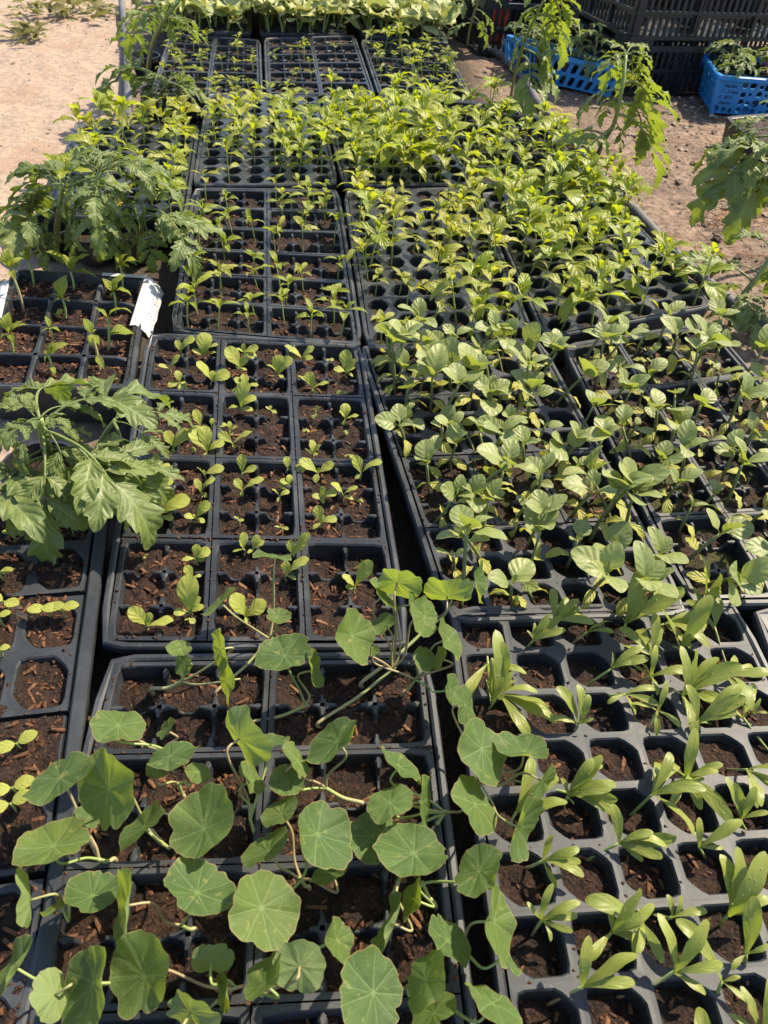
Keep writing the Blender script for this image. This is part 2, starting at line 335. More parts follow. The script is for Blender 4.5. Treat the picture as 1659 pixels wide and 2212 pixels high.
def nas_mesh(seed):
    r = np.random.RandomState(seed); nt_, nr = 84, 10; mb = MB()
    th = np.linspace(0, 2*PI, nt_+1); L = 8
    out = 1+.012*np.cos(L*th+r.uniform(0, 6))+.035*np.cos(2*th+r.uniform(0, 6))+.018*np.cos(3*th+r.uniform(0, 6))+.02*np.cos(5*th+r.uniform(0, 6))+.014*np.cos(9*th+r.uniform(0, 6))+.014*np.cos(17*th+r.uniform(0, 6))
    for k in range(2):
        q = r.uniform(0, 2*PI); dd = (th-q+PI) % (2*PI)-PI; out -= r.uniform(.06, .16)*np.exp(-(dd/.12)**2)
    out[-1] = out[0]
    k9 = np.sort(r.uniform(-.3, .3, 10)*.9+np.arange(10)); k9[0] = 0; k9[9] = 9; vq = np.interp(th/(2*PI)*9, k9, np.arange(10))
    cup = r.uniform(-.06, .34); p1, p2, p3 = r.uniform(0, 6, 3); w1 = r.uniform(.05, .15)
    P = np.zeros((nr+1, nt_+1, 3)); off = r.uniform(-.15, .15, 2)
    for i in range(nr+1):
        q = i/nr; rr = q*out
        z = cup*rr**2+w1*rr**2*np.sin(3*th+p1)+.05*rr**2*np.sin(5*th+p2)+.02*rr**4*np.sin(9*th+p3)-.007*q*(1-q)*np.cos(vq*2*PI)+.07*q*vn(np.cos(th)*3*q+p1*5, np.sin(th)*3*q+p2*5, 4)
        P[i, :, 0] = rr*np.cos(th)+off[0]*q; P[i, :, 1] = rr*np.sin(th)+off[1]*q; P[i, :, 2] = z
    mb.grid(P, np.repeat(np.linspace(0, 1, nr+1), nt_+1), np.tile(vq, nr+1), flip=True)
    return mb.mesh('nasturtium_leaf', M['nas'])
NAS = [nas_mesh(100+i) for i in range(9)]
def tomato_leaf(seed, mat, npair=3, hi=False, big=1., td=.50, nt0=5, rk=1.):
    "one compound leaf of unit length along x"
    r = np.random.RandomState(seed); mb = MB(); n = 14; t = np.linspace(0, 1, n); q = .62
    bend = r.uniform(.8, 1.5); a = bend*(.5-t); x = np.concatenate([[0], np.cumsum(np.cos(a[1:]))])*q/(n-1); z = np.concatenate([[0], np.cumsum(np.sin(a[1:]))])*q/(n-1)
    sp = np.stack([x, .02*np.sin(4*t), z], 1); mb.tube(sp, [.016, .007], 5, lt=.5, cap=False)
    nu, nv = (34, 3) if hi else (22, 2)
    def put(pos, ang, L, droop, rat, roll):
        k = pos*(n-1); i = min(int(k), n-2); f = k-i; B = sp[i]*(1-f)+sp[i+1]*f; d = unit(sp[i+1]-sp[i])
        side = np.array([0, 1., 0]); dr = d*math.cos(ang)+side*math.sin(ang)-np.array([0, 0, 1.])*droop
        X = np.array(frame(B, B+unit(dr)*L, roll)); rat = rat*rk
        leaf_into(mb, 'tom', rat, r.uniform(.6, 1.5), r.uniform(.2, .5), .12, r, nu, nv, r.randint(nt0, nt0+2), td, .03, r.uniform(-.3, .3), r.uniform(0, .4), X)
    put(1., r.uniform(-.15, .15), .42*big, r.uniform(.1, .45), r.uniform(.50, .62), 0)
    for k in range(npair):
        ps = .92-.24*k-r.uniform(0, .05); L = (.36-.06*k)*big
        for s in (-1, 1): put(ps+r.uniform(-.03, .03), s*r.uniform(.75, 1.15), L*r.uniform(.85, 1.1), r.uniform(.05, .4), r.uniform(.42, .54), r.uniform(-.35, .35))
        if k < npair-1:
            for s in (-1, 1): put(ps-.12, s*r.uniform(.9, 1.3), L*r.uniform(.25, .4), r.uniform(0, .3), .7, 0)
    return mb.mesh('tomato_leaf', mat)
TOM = [tomato_leaf(200+i, M['tom'], 3, True) for i in range(6)]
TOML = [tomato_leaf(260+i, M['tom'], 2, True, 1.38, .34, 4, 1.12) for i in range(6)]
TOMY = [tomato_leaf(220+i, M['tomy'], 3) for i in range(5)]
TOMB = [tomato_leaf(240+i, M['tom'], 1, True, 1.35) for i in range(4)]

# ------------------------------------------------------------------ trays
NUM = ['zero', 'first', 'second', 'third', 'fourth', 'fifth', 'sixth', 'seventh', 'eighth', 'ninth', 'tenth', 'eleventh', 'twelfth', 'thirteenth']
class Quad:
    def __init__(s, nl, nr, fr, fl): s.c = [np.asarray(p, float) for p in (nl, nr, fr, fl)]; s.w = np.linalg.norm(s.c[1]-s.c[0]); s.l = np.linalg.norm(s.c[3]-s.c[0])
    def p(s, u, v, z):
        a, b, c, d = s.c; u = np.asarray(u, float)[..., None]; v = np.asarray(v, float)[..., None]
        P = (a*(1-u)+b*u)*(1-v)+(d*(1-u)+c*u)*v; P = np.array(P); P[..., 2] = z; return P
    def inset(s, m):
        U, V = m/s.w, m/s.l; q = [s.p(np.array(u), np.array(v), ZT) for u, v in ((U, V), (1-U, V), (1-U, 1-V), (U, 1-V))]; return Quad(*q)
def pq(*px, z=ZT): return Quad(*[at(*p, z) for p in px])
def rect_far(FL, FR, L, edge=None, W=None):
    fl, fr = at(*FL), at(*FR); d = unit(fr-fl)
    if W: fr = fl+d*W
    n = np.array([d[1], -d[0], 0])
    if edge: n = unit(at(*edge[1])-at(*edge[0]))
    return Quad(fl+n*L, fr+n*L, fr, fl)
def rrect(hx, hy, r, k=6):
    "rounded rectangle loop, 4 sides of k points each, with matching square loop"
    sq = []
    for i in range(k): sq.append((-1+2*i/k, -1.))
    for i in range(k): sq.append((1., -1+2*i/k))
    for i in range(k): sq.append((1-2*i/k, 1.))
    for i in range(k): sq.append((-1., 1-2*i/k))
    sq = np.array(sq); P = sq*[hx, hy]; q = np.clip(P, [-(hx-r), -(hy-r)], [hx-r, hy-r]); d = P-q; n = np.linalg.norm(d, axis=1)[:, None]
    P = np.where(n > r, q+d/np.maximum(n, 1e-9)*r, P); return sq, P
def ring(mb, A, B, m=0, lt=0.):
    n = len(A); mb.add(np.concatenate([A, B]), [(i, (i+1) % n, n+(i+1) % n, n+i) for i in range(n)], lt, 0, m)
def carrier(q, label, mat='carrier', depth=.060, rim=.007, name='carrier_tray', zt=None, cat='tray', group='black trays standing side by side'):
    z = ZT if zt is None else zt; mb = MB()
    def loop(ins, zz, r):
        _, P = rrect(q.w/2-ins, q.l/2-ins, max(r, .002), 12); return q.p(P[:, 0]/q.w+.5, P[:, 1]/q.l+.5, zz)
    prof = [(.012, z-depth, .010), (.004, z-.012, .014), (.0035, z-.010, .016), (0., z-.009, .018), (0., z-.002, .018), (.0015, z+.0006, .017), (rim-.002, z+.0008, .012), (rim, z-.001, .010), (rim+.002, z-.014, .009), (.018, z-depth+.004, .008)]
    Ls = [loop(*a) for a in prof]
    for a, b in zip(Ls[:-1], Ls[1:]): ring(mb, a, b)
    mb.add(Ls[-1], [tuple(range(len(Ls[-1])))]); o = centred(mb, name, M[mat]); return tag(o, label, cat, group)
def soil_grid(q, nx, ny, level, amp, mat, chips, cells, parent, org, seed, big=1., u0=.006, cellamp=.003, broad=0., spill=(1, 1, 0, 0)):
    mb = MB(); u = np.linspace(u0, 1-u0, nx+1); v = np.linspace(u0*.6, 1-u0*.6, ny+1); Vv, Uu = np.meshgrid(v, u, indexing='ij')
    P = q.p(Uu, Vv, 0.); x, y = P[..., 0], P[..., 1]
    cu = np.floor(Uu*cells[0]); cv = np.floor(Vv*cells[1]); co = _h(cu.astype(np.int64), cv.astype(np.int64), seed)-.5
    P[..., 2] = level+amp*(fbm(x, y, 70, 3, seed)+.55*fbm(x, y, 260, 2, seed+5))+cellamp*co*2+broad*fbm(x, y, 16, 2, seed+3)+broad*.55*np.clip(.55-Uu, -.5, .5)
    hz = P[..., 2]; mb.grid(P, 0., 0., flip=False)
    r = np.random.RandomState(seed)
    for k in range(chips):
        i, j = r.randint(1, ny), r.randint(1, nx); c = P[i, j]+[r.uniform(-.002, .002), r.uniform(-.002, .002), .0004]
        L = r.choice([.0025, .004, .006, .010, .016], p=[.28, .33, .22, .12, .05])*r.uniform(.75, 1.4)*big; w = min(L*r.uniform(.2, .6), .0035)
        a = r.uniform(0, 2*PI); e = r.uniform(-.35, .35); d = np.array([math.cos(a)*math.cos(e), math.sin(a)*math.cos(e), math.sin(e)]); s_ = unit(np.cross([0, 0, 1], d)+[0, 0, r.uniform(-.3, .3)]); n = np.cross(d, s_)
        Mx = np.stack([d, s_, n], 1); V = np.array([[-.5, -.5, -.3], [.5, -.3, -.3], [.45, .4, -.3], [-.4, .5, -.3], [-.42, -.4, .5], [.4, -.2, .5], [.35, .3, .5], [-.35, .4, .5]])*[L, w, w*.55]
        V = V*(1+r.uniform(-.15, .15, (8, 1)))
        mb.add(V@Mx.T+c, [(0, 3, 2, 1), (4, 5, 6, 7), (0, 1, 5, 4), (1, 2, 6, 5), (2, 3, 7, 6), (3, 0, 4, 7)], 1., min(1, r.uniform(0, .8)**1.7+(L > .008*big)*.2))
    for k in range(spill[2]):
        uu = r.randint(0, spill[0]+1)/spill[0]; vv = r.uniform(.02, .98)
        if r.rand() < .5: uu = r.uniform(.02, .98); vv = r.randint(0, spill[1]+1)/spill[1]
        uu = min(max(uu, .01), .99)+r.uniform(-.006, .006); vv = min(max(vv, .006), .994)+r.uniform(-.003, .003)
        c = q.p(np.array(uu), np.array(vv), spill[3]+.0007); e_ = r.uniform(.0006, .0019); V = r.uniform(-1, 1, (6, 3))*e_*.35+np.array([[e_, 0, 0], [-e_, 0, 0], [0, e_, 0], [0, -e_, 0], [0, 0, e_*.8], [0, 0, -e_*.6]])
        mb.add(V+c, [(0, 2, 4), (2, 1, 4), (1, 3, 4), (3, 0, 4), (2, 0, 5), (1, 2, 5), (3, 1, 5), (0, 3, 5)], .8, r.uniform(0, .5))
    mb.v = [w_-org for w_ in mb.v]
    return link('soil', mb.mesh('soil', M[mat]), parent)
def hole_loop(kind, hx, hy, k):
    sq, P = rrect(hx, hy, min(hx, hy)*.16, k)
    if kind == 'rect': return P
    x, y = P[:, 0]/hx, P[:, 1]/hy; f = np.ones(len(P))
    if kind == 'chamf': e = x+y; lim = 1.42; f = np.where(np.abs(e) > lim, lim/np.maximum(np.abs(e), 1e-6), 1); e2 = np.abs(x-y); f = np.where(e2 > 1.85, 1.85/e2, f)
    if kind == 'hex': e = np.abs(x)*1.0+np.abs(y)*.55; f = np.where(e > 1.04, 1.04/e, 1)
    return P*f[:, None]
def insert(q, packs, cells, kind, label, mat='black', soil='soil', level=-.0135, amp=.0048, chips=300, res=1., seed=1, name='cell_insert', big=1., bar=.0045, cat='cell tray', group='cell inserts filled with soil', cellamp=.0042, zt=ZT, broad=0., solid=False):
    "a sheet of cells: packs=(across,along), cells=(across,along) in each pack"
    mb = MB(); px, py = packs; k = 6
    def W(x, y, z): return q.p(x/q.w+.5, y/q.l+.5, z)
    tw, tl = q.w/px, q.l/py; cw, cl = tw/cells[0], tl/cells[1]; zt_ = zt
    def tile(cx, cy, hw, hl, hx, hy, kd, r, dz, k):
        sq, _ = rrect(1, 1, .1, k); A = sq*[hw, hl]+[cx, cy]
        Pp = (hole_loop(kd, hx, hy, k) if kd != 'pack' else rrect(hx, hy, r, k)[1])
        def C(P, z): X = P+[cx, cy]; return W(X[:, 0], X[:, 1], z)
        s1 = 1-.0012/hx; s2 = 1-.0045/hx
        L0 = W(A[:, 0], A[:, 1], zt_+dz); L1 = C(Pp, zt_+dz+.0001); L2 = C(Pp*s1, zt_+dz-.0014); L3 = C(Pp*s2, zt_+dz-.030)
        ring(mb, L0, L1); ring(mb, L1, L2); ring(mb, L2, L3)
    rr = np.random.RandomState(seed)
    for i in range(px):
        for j in range(py):
            cx, cy = (i+.5)*tw-q.w/2, (j+.5)*tl-q.l/2; dz = rr.uniform(-.0007, .0007)
            if kind == 'pack':
                g = .0006; hx, hy = tw/2-bar, tl/2-bar
                tile(cx, cy, tw/2-g, tl/2-g, hx, hy, 'pack', .0065, dz, 8)
                def ridge(p0, p1, nspan, sgn):
                    n = nspan*12+1; s = np.linspace(0, 1, n); ph = (s*nspan) % 1; near = np.minimum(ph, 1-ph); 
                    edge = (s*nspan < .5) | (s*nspan > nspan-.5)
                    h = -.0030-.0105*np.clip((near-.26)/.10, 0, 1)
                    h = np.where(edge & (near < .12) & False, -.003, h)
                    d = unit(np.array(p1)-np.array(p0)); nrm = np.array([-d[1], d[0]]); C = np.array(p0)+(np.array(p1)-np.array(p0))*s[:, None]
                    if solid: h = np.full(n, -.0022)-.004*np.clip(.08-np.minimum(s, 1-s), 0, .08)/.08
                    wd = (.0030 if solid else .0016)+.0022*np.exp(-(near/.12)**2)*((s > .02) & (s < .98))
                    G_ = []
                    for off, hh in ((-2.2, -.022), (-1., -.0012), (-.5, 0), (.5, 0), (1., -.0012), (2.2, -.022)):
                        X = C+nrm*(wd*(off if abs(off) < 2 else off*.9))[:, None]; G_.append(W(X[:, 0], X[:, 1], zt_+dz+h+hh))
                    mb.grid(np.stack(G_, 1), flip=True)
                for a in range(1, cells[0]):
                    x = cx-tw/2+a*cw; ridge((x, cy-hy+.001), (x, cy+hy-.001), cells[1], 1)
                for b in range(1, cells[1]):
                    y = cy-tl/2+b*cl; ridge((cx-hx+.001, y), (cx+hx-.001, y), cells[0], 1)
            else:
                for a in range(cells[0]):
                    for b in range(cells[1]):
                        x = cx-tw/2+(a+.5)*cw; y = cy-tl/2+(b+.5)*cl
                        f = .87 if kind == 'chamf' else .87
                        tile(x, y, cw/2, cl/2, cw/2*f, cl/2*f, kind, .003, dz, 6)
    # turned-down edge
    e = [q.p(np.array(u), np.array(v), 0) for u, v in ((0, 0), (1, 0), (1, 1), (0, 1))]
    A = np.array(e); B = A.copy(); A[:, 2] = zt_-.0012; B[:, 2] = zt_-.010; ring(mb, A, B)
    V = np.concatenate(mb.v); org = np.array([*(V.min(0)[:2]+V.max(0)[:2])/2, zt_-.03])
    o = centred(mb, name, M[mat], org=org, smooth=False); tag(o, label, cat, group)
    soil_grid(q, int(96*res), int(180*res*q.l/.53), zt_+level, amp, soil, chips, (px*cells[0], py*cells[1]), o, org, seed, big, cellamp=cellamp, broad=broad, spill=(px, py, chips//6, zt_) if kind == 'pack' else (px*cells[0], py*cells[1], chips//14, zt_))
    return o
TR = {}      # insert quads by short name, for planting
def tray(key, q, packs, cells, kind, clabel, ilabel, **kw):
    o_ = kw.pop('out', 0.); carrier(q.inset(-o_), clabel, kw.pop('cmat', 'carrier')); qi = q.inset(.0085-o_)
    insert(qi, packs, cells, kind, ilabel, **kw); TR[key] = (qi, packs[0]*cells[0], packs[1]*cells[1])
def cell(key, i, j, z=ZT-.011, jit=.2):
    q, nx, ny = TR[key]; u = (i+.5+random.uniform(-jit, jit))/nx; v = (j+.5+random.uniform(-jit, jit))/ny
    return q.p(np.array(u), np.array(v), z)
def which(key, P):
    q, nx, ny = TR[key]; a, b, c, d = q.c; best = (9, 0, 0)
    for i in range(nx):
        for j in range(ny):
            C = q.p(np.array((i+.5)/nx), np.array((j+.5)/ny), 0); e = math.hypot(C[0]-P[0], C[1]-P[1])
            if e < best[0]: best = (e, i, j)
    return best[1], best[2]

M0q = rect_far((228, 1412), (965, 1405), .545, W=.292)
tray('M0', M0q, (2, 6), (3, 2), 'pack', 'black carrier tray in the foreground centre, under the nasturtiums', 'cell insert with two columns of six-cell packs, under the nasturtiums', chips=1700, res=1.5, seed=11)
M1q = pq((205, 1400), (893, 1402), (783, 738), (315, 718))
tray('M1', M1q, (3, 4), (2, 3), 'pack', 'black carrier tray holding pale spoon-leaved seedlings, directly behind the nasturtiums', 'cell insert with three columns of packs, planted with pale spoon-leaved seedlings', chips=1800, res=1.5, seed=12)
M2q = pq((366, 716), (787, 752), (733, 409), (415, 405))
tray('M2', M2q, (2, 6), (3, 2), 'pack', 'black carrier tray of thin pepper seedlings, behind the spoon-leaved tray', 'cell insert with thin narrow-leaved peppers, right of the dark gap and tomatoes', chips=1200, seed=13)
R0q = rect_far((980, 1321), (1585, 1309), .54, ((1059, 1655), (1125, 2076)), W=.288)
tray('R0', R0q, (1, 4), (6, 3), 'chamf', 'black carrier tray at front right, under lanky strap-leaved seedlings', 'chamfered-hole cell sheet at front right, with lanky strap-leaved seedlings', mat='dusty', chips=1300, res=1.4, seed=14, level=-.013, out=.007)
R1Lq = pq((978, 1333), (1478, 1318), (1160, 735), (785, 750))
carrier(R1Lq.inset(-.007), 'black carrier tray of eggplants, right of the spoon-leaved tray'); R1Li = R1Lq.inset(.0015); TR['R1L'] = (R1Li, 6, 12)
def part_quad(q, v0, v1): return Quad(*[q.p(np.array(u), np.array(v), ZT) for u, v in ((0, v0), (1, v0), (1, v1), (0, v1))])
insert(part_quad(R1Li, 0, .248), (1, 1), (6, 3), 'chamf', 'chamfered-hole cell strip of eggplants, nearest the strap-leaved seedlings', mat='dusty', soil='soilm', chips=300, res=1.2, seed=15, level=-.013, name='cell_strip', group='cell strips of the left eggplant tray')
insert(part_quad(R1Li, .252, .498), (3, 1), (2, 3), 'pack', 'strip of three rectangular packs in the left eggplant tray', mat='black', soil='soilm', chips=300, res=1.2, seed=41, level=-.012, name='cell_strip', group='cell strips of the left eggplant tray')
insert(part_quad(R1Li, .502, 1.), (1, 2), (6, 3), 'chamf', 'chamfered-hole cell sheet of eggplants, nearest the green peppers', mat='dusty', soil='soilm', chips=400, res=1.2, seed=42, level=-.013, name='cell_strip', group='cell strips of the left eggplant tray')
R1Rq = pq((1490, 1308), (2060, 1298), (1531, 693), (1212, 744))
tray('R1R', R1Rq, (3, 4), (2, 3), 'pack', 'black carrier tray of eggplants at the right photo edge, turned askew', 'pack insert of eggplants at the right edge, turned askew', soil='soilm', chips=450, res=1.2, seed=16)
R2q = pq((790, 757), (1165, 745), (1030, 402), (740, 411))
tray('R2', R2q, (1, 4), (6, 3), 'hex', 'black carrier tray of green peppers, right of the thin pepper tray', 'hexagon-hole cell sheet of green peppers, right of the thin peppers', mat='black', soil='soilm', chips=350, seed=17, level=-.014)
R3q = pq((1176, 733), (1546, 661), (1312, 414), (1036, 414))
tray('R3', R3q, (1, 4), (6, 3), 'hex', 'black carrier tray of big yellow-green peppers, beside the hose', 'hexagon-hole cell sheet of big yellow-green peppers, beside the hose', mat='black', soil='soilm', chips=350, seed=18, level=-.014)
M3aq = pq((413, 401), (733, 399), (688, 206), (447, 202)); M3bq = pq((740, 401), (1030, 398), (905, 212), (693, 206)); M3cq = pq((1037, 397), (1300, 405), (1145, 227), (912, 213))
tray('M3a', M3aq, (1, 4), (6, 3), 'hex', 'black carrier tray in the dense pepper row, leftmost of three', 'hexagon-hole cell sheet under dense peppers, leftmost of three', mat='black', chips=200, res=.7, seed=19, level=-.014)
tray('M3b', M3bq, (1, 4), (6, 3), 'hex', 'black carrier tray in the dense pepper row, middle of three', 'hexagon-hole cell sheet under dense peppers, middle of three', mat='black', chips=200, res=.7, seed=20, level=-.014)
tray('M3c', M3cq, (2, 6), (3, 2), 'pack', 'black carrier tray in the dense pepper row, beside the hose', 'pack insert in the dense pepper row, beside the hose', chips=200, res=.7, seed=21)
M4aq = pq((322, 204), (568, 203), (563, 86), (366, 72)); M4bq = pq((574, 202), (812, 206), (767, 76), (569, 82)); M4cq = pq((818, 208), (1027, 221), (967, 104), (777, 85))
tray('M4a', M4aq, (2, 6), (3, 2), 'pack', 'black carrier tray of sparse far seedlings, left, beside a tall tomato', 'far pack insert of sparse seedlings, left, beside a tall tomato', chips=160, res=.6, seed=22, big=1.6)
tray('M4b', M4bq, (2, 6), (3, 2), 'pack', 'black carrier tray in the far row, nearly bare of seedlings', 'far pack insert of mostly bare soil, middle of three', chips=220, res=.6, seed=23, big=1.6)
tray('M4c', M4cq, (2, 6), (3, 2), 'pack', 'black carrier tray in the far row, beside the bare sandy strip', 'far pack insert of small seedlings, beside the bare sandy strip', chips=160, res=.6, seed=24, big=1.6)
L4q = pq((92, 468), (404, 468), (432, 270), (158, 268))
tray('L4', L4q, (1, 4), (6, 3), 'hex', 'black carrier tray behind the left tomato clump', 'hexagon-hole cell sheet behind the left tomato clump', mat='black', chips=250, res=.8, seed=25, level=-.014)
L2q = pq((-74, 835), (286, 841), (319, 598), (27, 580))
carrier(L2q, 'black tray with twelve large cells and white stickers on its rim'); L2i = L2q.inset(.0065)
insert(L2i, (1, 1), (3, 4), 'pack', 'large-celled insert of pointed-leaf seedlings, inside the stickered tray', chips=1300, res=1.3, seed=26, bar=.004, level=-.0145, amp=.006, solid=True); TR['L2'] = (L2i, 3, 4)
# front left: a carrier with three loose overfilled strips
l1r, l1n = at(241, 1058), at(100, 2212); l1d = unit(l1n-l1r); l1x = np.array([-l1d[1], l1d[0], 0]); l1x = -l1x if l1x[0] > 0 else l1x
L1q = Quad(l1r+l1d*.545+l1x*.285, l1r+l1d*.545, l1r, l1r+l1x*.285)
carrier(L1q, 'dusty black carrier tray at front left, with loose overfilled strips', 'dusty', rim=.012)
L1i = L1q.inset(.014)
for k, (v0, v1, lab) in enumerate([(.755, 1., 'farthest overfilled cell strip in the front left tray, below the big tomato leaf'), (.505, .745, 'second overfilled cell strip from the tomato leaf, front left tray'), (.255, .495, 'third overfilled cell strip from the tomato leaf, front left tray'), (.0, .245, 'nearest overfilled cell strip in the front left tray, at the photo corner')]):
    qs = Quad(*[L1i.p(np.array(u), np.array(v), ZT) for u, v in ((0, v0), (1, v0), (1, v1), (0, v1))])
    insert(qs, (1, 1), (5, 2), 'chamf', lab, mat='dusty', chips=700, res=1.3, seed=30+k, level=.0002, amp=.006, cellamp=.001, broad=.010, name='cell_strip', group='loose cell strips in the front left tray')
    TR['L1%d' % k] = (qs, 5, 2)
# tray at the right edge next to the strap-leaved one, and the deep one by the crates
R0b = Quad(R0q.c[1]+np.array([.018, .004, 0]), R0q.c[1]+np.array([.30, .04, 0]), R0q.c[2]+np.array([.30, .04, 0]), at(1614, 1311))
tray('R0b', R0b, (2, 6), (3, 2), 'pack', 'black carrier tray just entering the photo at its right edge', 'pack insert just entering the photo at its right edge', chips=120, seed=36)
RBq = rect_far((1564, 252), (1720, 240), .5, ((1564, 254), (1659, 333)), W=.28)
carrier(RBq, 'deep black tray with a pale worn rim, beside the blue basket', 'dusty', rim=.010)
insert(RBq.inset(.011), (1, 1), (1, 2), 'pack', 'bed of soil in the deep tray beside the blue basket', chips=200, seed=37, level=-.014, name='soil_liner')

# ------------------------------------------------------------------ seedlings
G_PEP = 'pepper seedlings in cell trays'
def proto(kind, seed):
    "returns list of (name, mesh, matrix) for one seedling rooted at the origin"
    r = np.random.RandomState(seed); out = []; mb = MB()
    rot = r.uniform(0, 2*PI)
    def curve(h, lean=.15):
        a = r.uniform(0, 2*PI); l = h*lean*r.uniform(.3, 1)
        return catmull([(0, 0, -.004), (l*.3*math.cos(a), l*.3*math.sin(a), h*.4), (l*math.cos(a), l*math.sin(a), h)], 4)
    if kind.startswith('pep'):
        col = 'pepy' if 'y' in kind else 'pepg'; big = kind[-1]; h = {'s': .038, 'm': .060, 'l': .082}[big]*r.uniform(.85, 1.15); c = curve(h)
        mb.tube(c, [.0012, .0009] if big == 's' else [.0017, .0011], 5, lt=None)
        fm = []
        def lf(hp, az, el, L, key):
            B = c[int(hp*(len(c)-1))]; T = B+L*np.array([math.cos(az)*math.cos(el), math.sin(az)*math.cos(el), math.sin(el)])
            fm.append((key, frame(B, T, r.uniform(-.35, .35), r.uniform(.85, 1.15))))
        hc = 1. if big == 's' else (.62 if big == 'm' else .5)
        for s in (0, PI): lf(hc, rot+s+r.uniform(-.3, .3), r.uniform(-.1, .35) if big == 's' else r.uniform(-.5, .1), r.uniform(.026, .034)*(1 if big == 's' else 1.15), (col+'c', r.randint(5)))
        n, L0 = {'s': (r.randint(2, 4), .027), 'm': (r.randint(4, 6), .050), 'l': (r.randint(6, 9), .066)}[big]
        for k in range(n):
            q = k/max(n-1, 1); az = rot+PI/2+k*2.3+r.uniform(-.3, .3)
            lf(1.-(.35*(1-q) if big == 'l' else .12*(1-q)), az, r.uniform(-.35, .35)+.5*q, L0*r.uniform(.8, 1.1)*(1-.35*q), (col, r.randint(5)))
        lf(1., rot, 1.1, L0*.4, (col, r.randint(5))); lf(1., rot+2.5, 1.2, L0*.35, (col, r.randint(5)))
        out.append(('stem', mb.mesh('pepper_stem', M['sgreen']), None))
        out.append(('foliage', join(fm, 'pepper_foliage', M[col]), None))
    elif kind == 'cuc':
        h = r.uniform(.022, .038); c = curve(h, .4); mb.tube(c, [.0024, .0018], 5, lt=None); fm = []
        for s in (0, PI):
            a = rot+s; el = r.uniform(-.25, .5); T = c[-1]+.046*np.array([math.cos(a)*math.cos(el), math.sin(a)*math.cos(el), math.sin(el)]); fm.append((('cucc', r.randint(3)), frame(c[-1], T, r.uniform(-.4, .4))))
        for k in range(r.randint(1, 3)):
            a = rot+PI/2+k*2.5; el = r.uniform(.2, .8); T = c[-1]+.05*np.array([math.cos(a)*math.cos(el), math.sin(a)*math.cos(el), math.sin(el)]); fm.append((('cucl', r.randint(3)), frame(c[-1], T, r.uniform(-.4, .4))))
        out.append(('stem', mb.mesh('cucumber_stem', M['sgreen']), None)); out.append(('foliage', join(fm, 'cucumber_foliage', M['cuc']), None))
    elif kind[:3] == 'egg':
        big = kind[3]; h = {'s': .03, 'm': .042, 'l': .058}[big]*r.uniform(.85, 1.15); c = curve(h, .35); mb.tube(c, [.0022, .0016], 6, lt=None)
        out.append(('stem', mb.mesh('eggplant_stem', M['sdark']), None))
        def lf(hp, az, el, L, key):
            B = c[int(hp*(len(c)-1))]; T = B+L*np.array([math.cos(az)*math.cos(el), math.sin(az)*math.cos(el), math.sin(el)])
            out.append(('leaf', LM[key], frame(B, T, r.uniform(-.4, .4), r.uniform(.9, 1.1))))
        for s in (0, PI): lf(.62, rot+s+r.uniform(-.3, .3), r.uniform(-.7, -.1), r.uniform(.022, .030), ('eggc', r.randint(5)))
        n, L0 = {'s': (2, .026), 'm': (3, .036), 'l': (4, .041)}[big]
        for k in range(n):
            q = k/max(n-1, 1); lf(1., rot+PI/2+k*2.5+r.uniform(-.3, .3), r.uniform(.15, .95)+.25*q, L0*r.uniform(.75, 1.15)*(1-.3*q), ('egg', r.randint(5)))
        lf(1., rot+1., 1.2, L0*.35, ('egg', r.randint(5)))
    return out
def join(fm, name, mat):
    mb = MB()
    for key, X in fm:
        src = LM[key]; n = len(src.vertices); V = np.zeros(n*3); src.vertices.foreach_get('co', V); V = V.reshape(-1, 3); A = np.array(X)
        lt = np.zeros(n, np.float32); ls = np.zeros(n, np.float32); src.attributes['lt'].data.foreach_get('value', lt); src.attributes['ls'].data.foreach_get('value', ls)
        mb.add(V@A[:3, :3].T+A[:3, 3], [tuple(p.vertices) for p in src.polygons], lt, ls)
    return mb.mesh(name, mat)
for i in range(3):
    LM['cucc', i] = leaf_mesh('cucumber_seed_leaf', 'cot', .58, .5, .15, .05, M['cuc'], 90+i, 8, 2, bumps=.01)
    LM['cucl', i] = leaf_mesh('cucumber_leaf', 'egg', .95, .8, .2, .2, M['cuc'], 95+i, 10, 2, bumps=.03, teeth=5, tdep=.15)
PRO = {}
def protos(kind, n):
    if kind not in PRO: PRO[kind] = [proto(kind, hash_(kind)+i) for i in range(n)]
    return PRO[kind]
def hash_(s): return sum(ord(c)*(i+3) for i, c in enumerate(s)) % 9973
def sow(kind, P, label, name, cat, group, scale=1., tilt=.15, n=8, rz=None):
    pr = random.choice(protos(kind, n)); o = empty(name, P, label, cat, group)
    a = random.uniform(0, 2*PI); ax = Vector((math.cos(a), math.sin(a), 0))
    q = Quaternion(ax, random.gauss(0, tilt)) @ Quaternion((0, 0, 1), random.uniform(0, 2*PI) if rz is None else rz)
    o.rotation_mode = 'QUATERNION'; o.rotation_quaternion = q; o.scale = (scale,)*3
    for nm, me, X in pr:
        c = link(nm, me, o)
        if X is not None: c.matrix_basis = X
    return o
ORD = ['one', 'two', 'three', 'four', 'five', 'six', 'seven', 'eight', 'nine', 'ten', 'eleven', 'twelve']
def spot(i, j, where): return 'cell %s from left, row %s from front, %s' % (ORD[i], ORD[j], where)

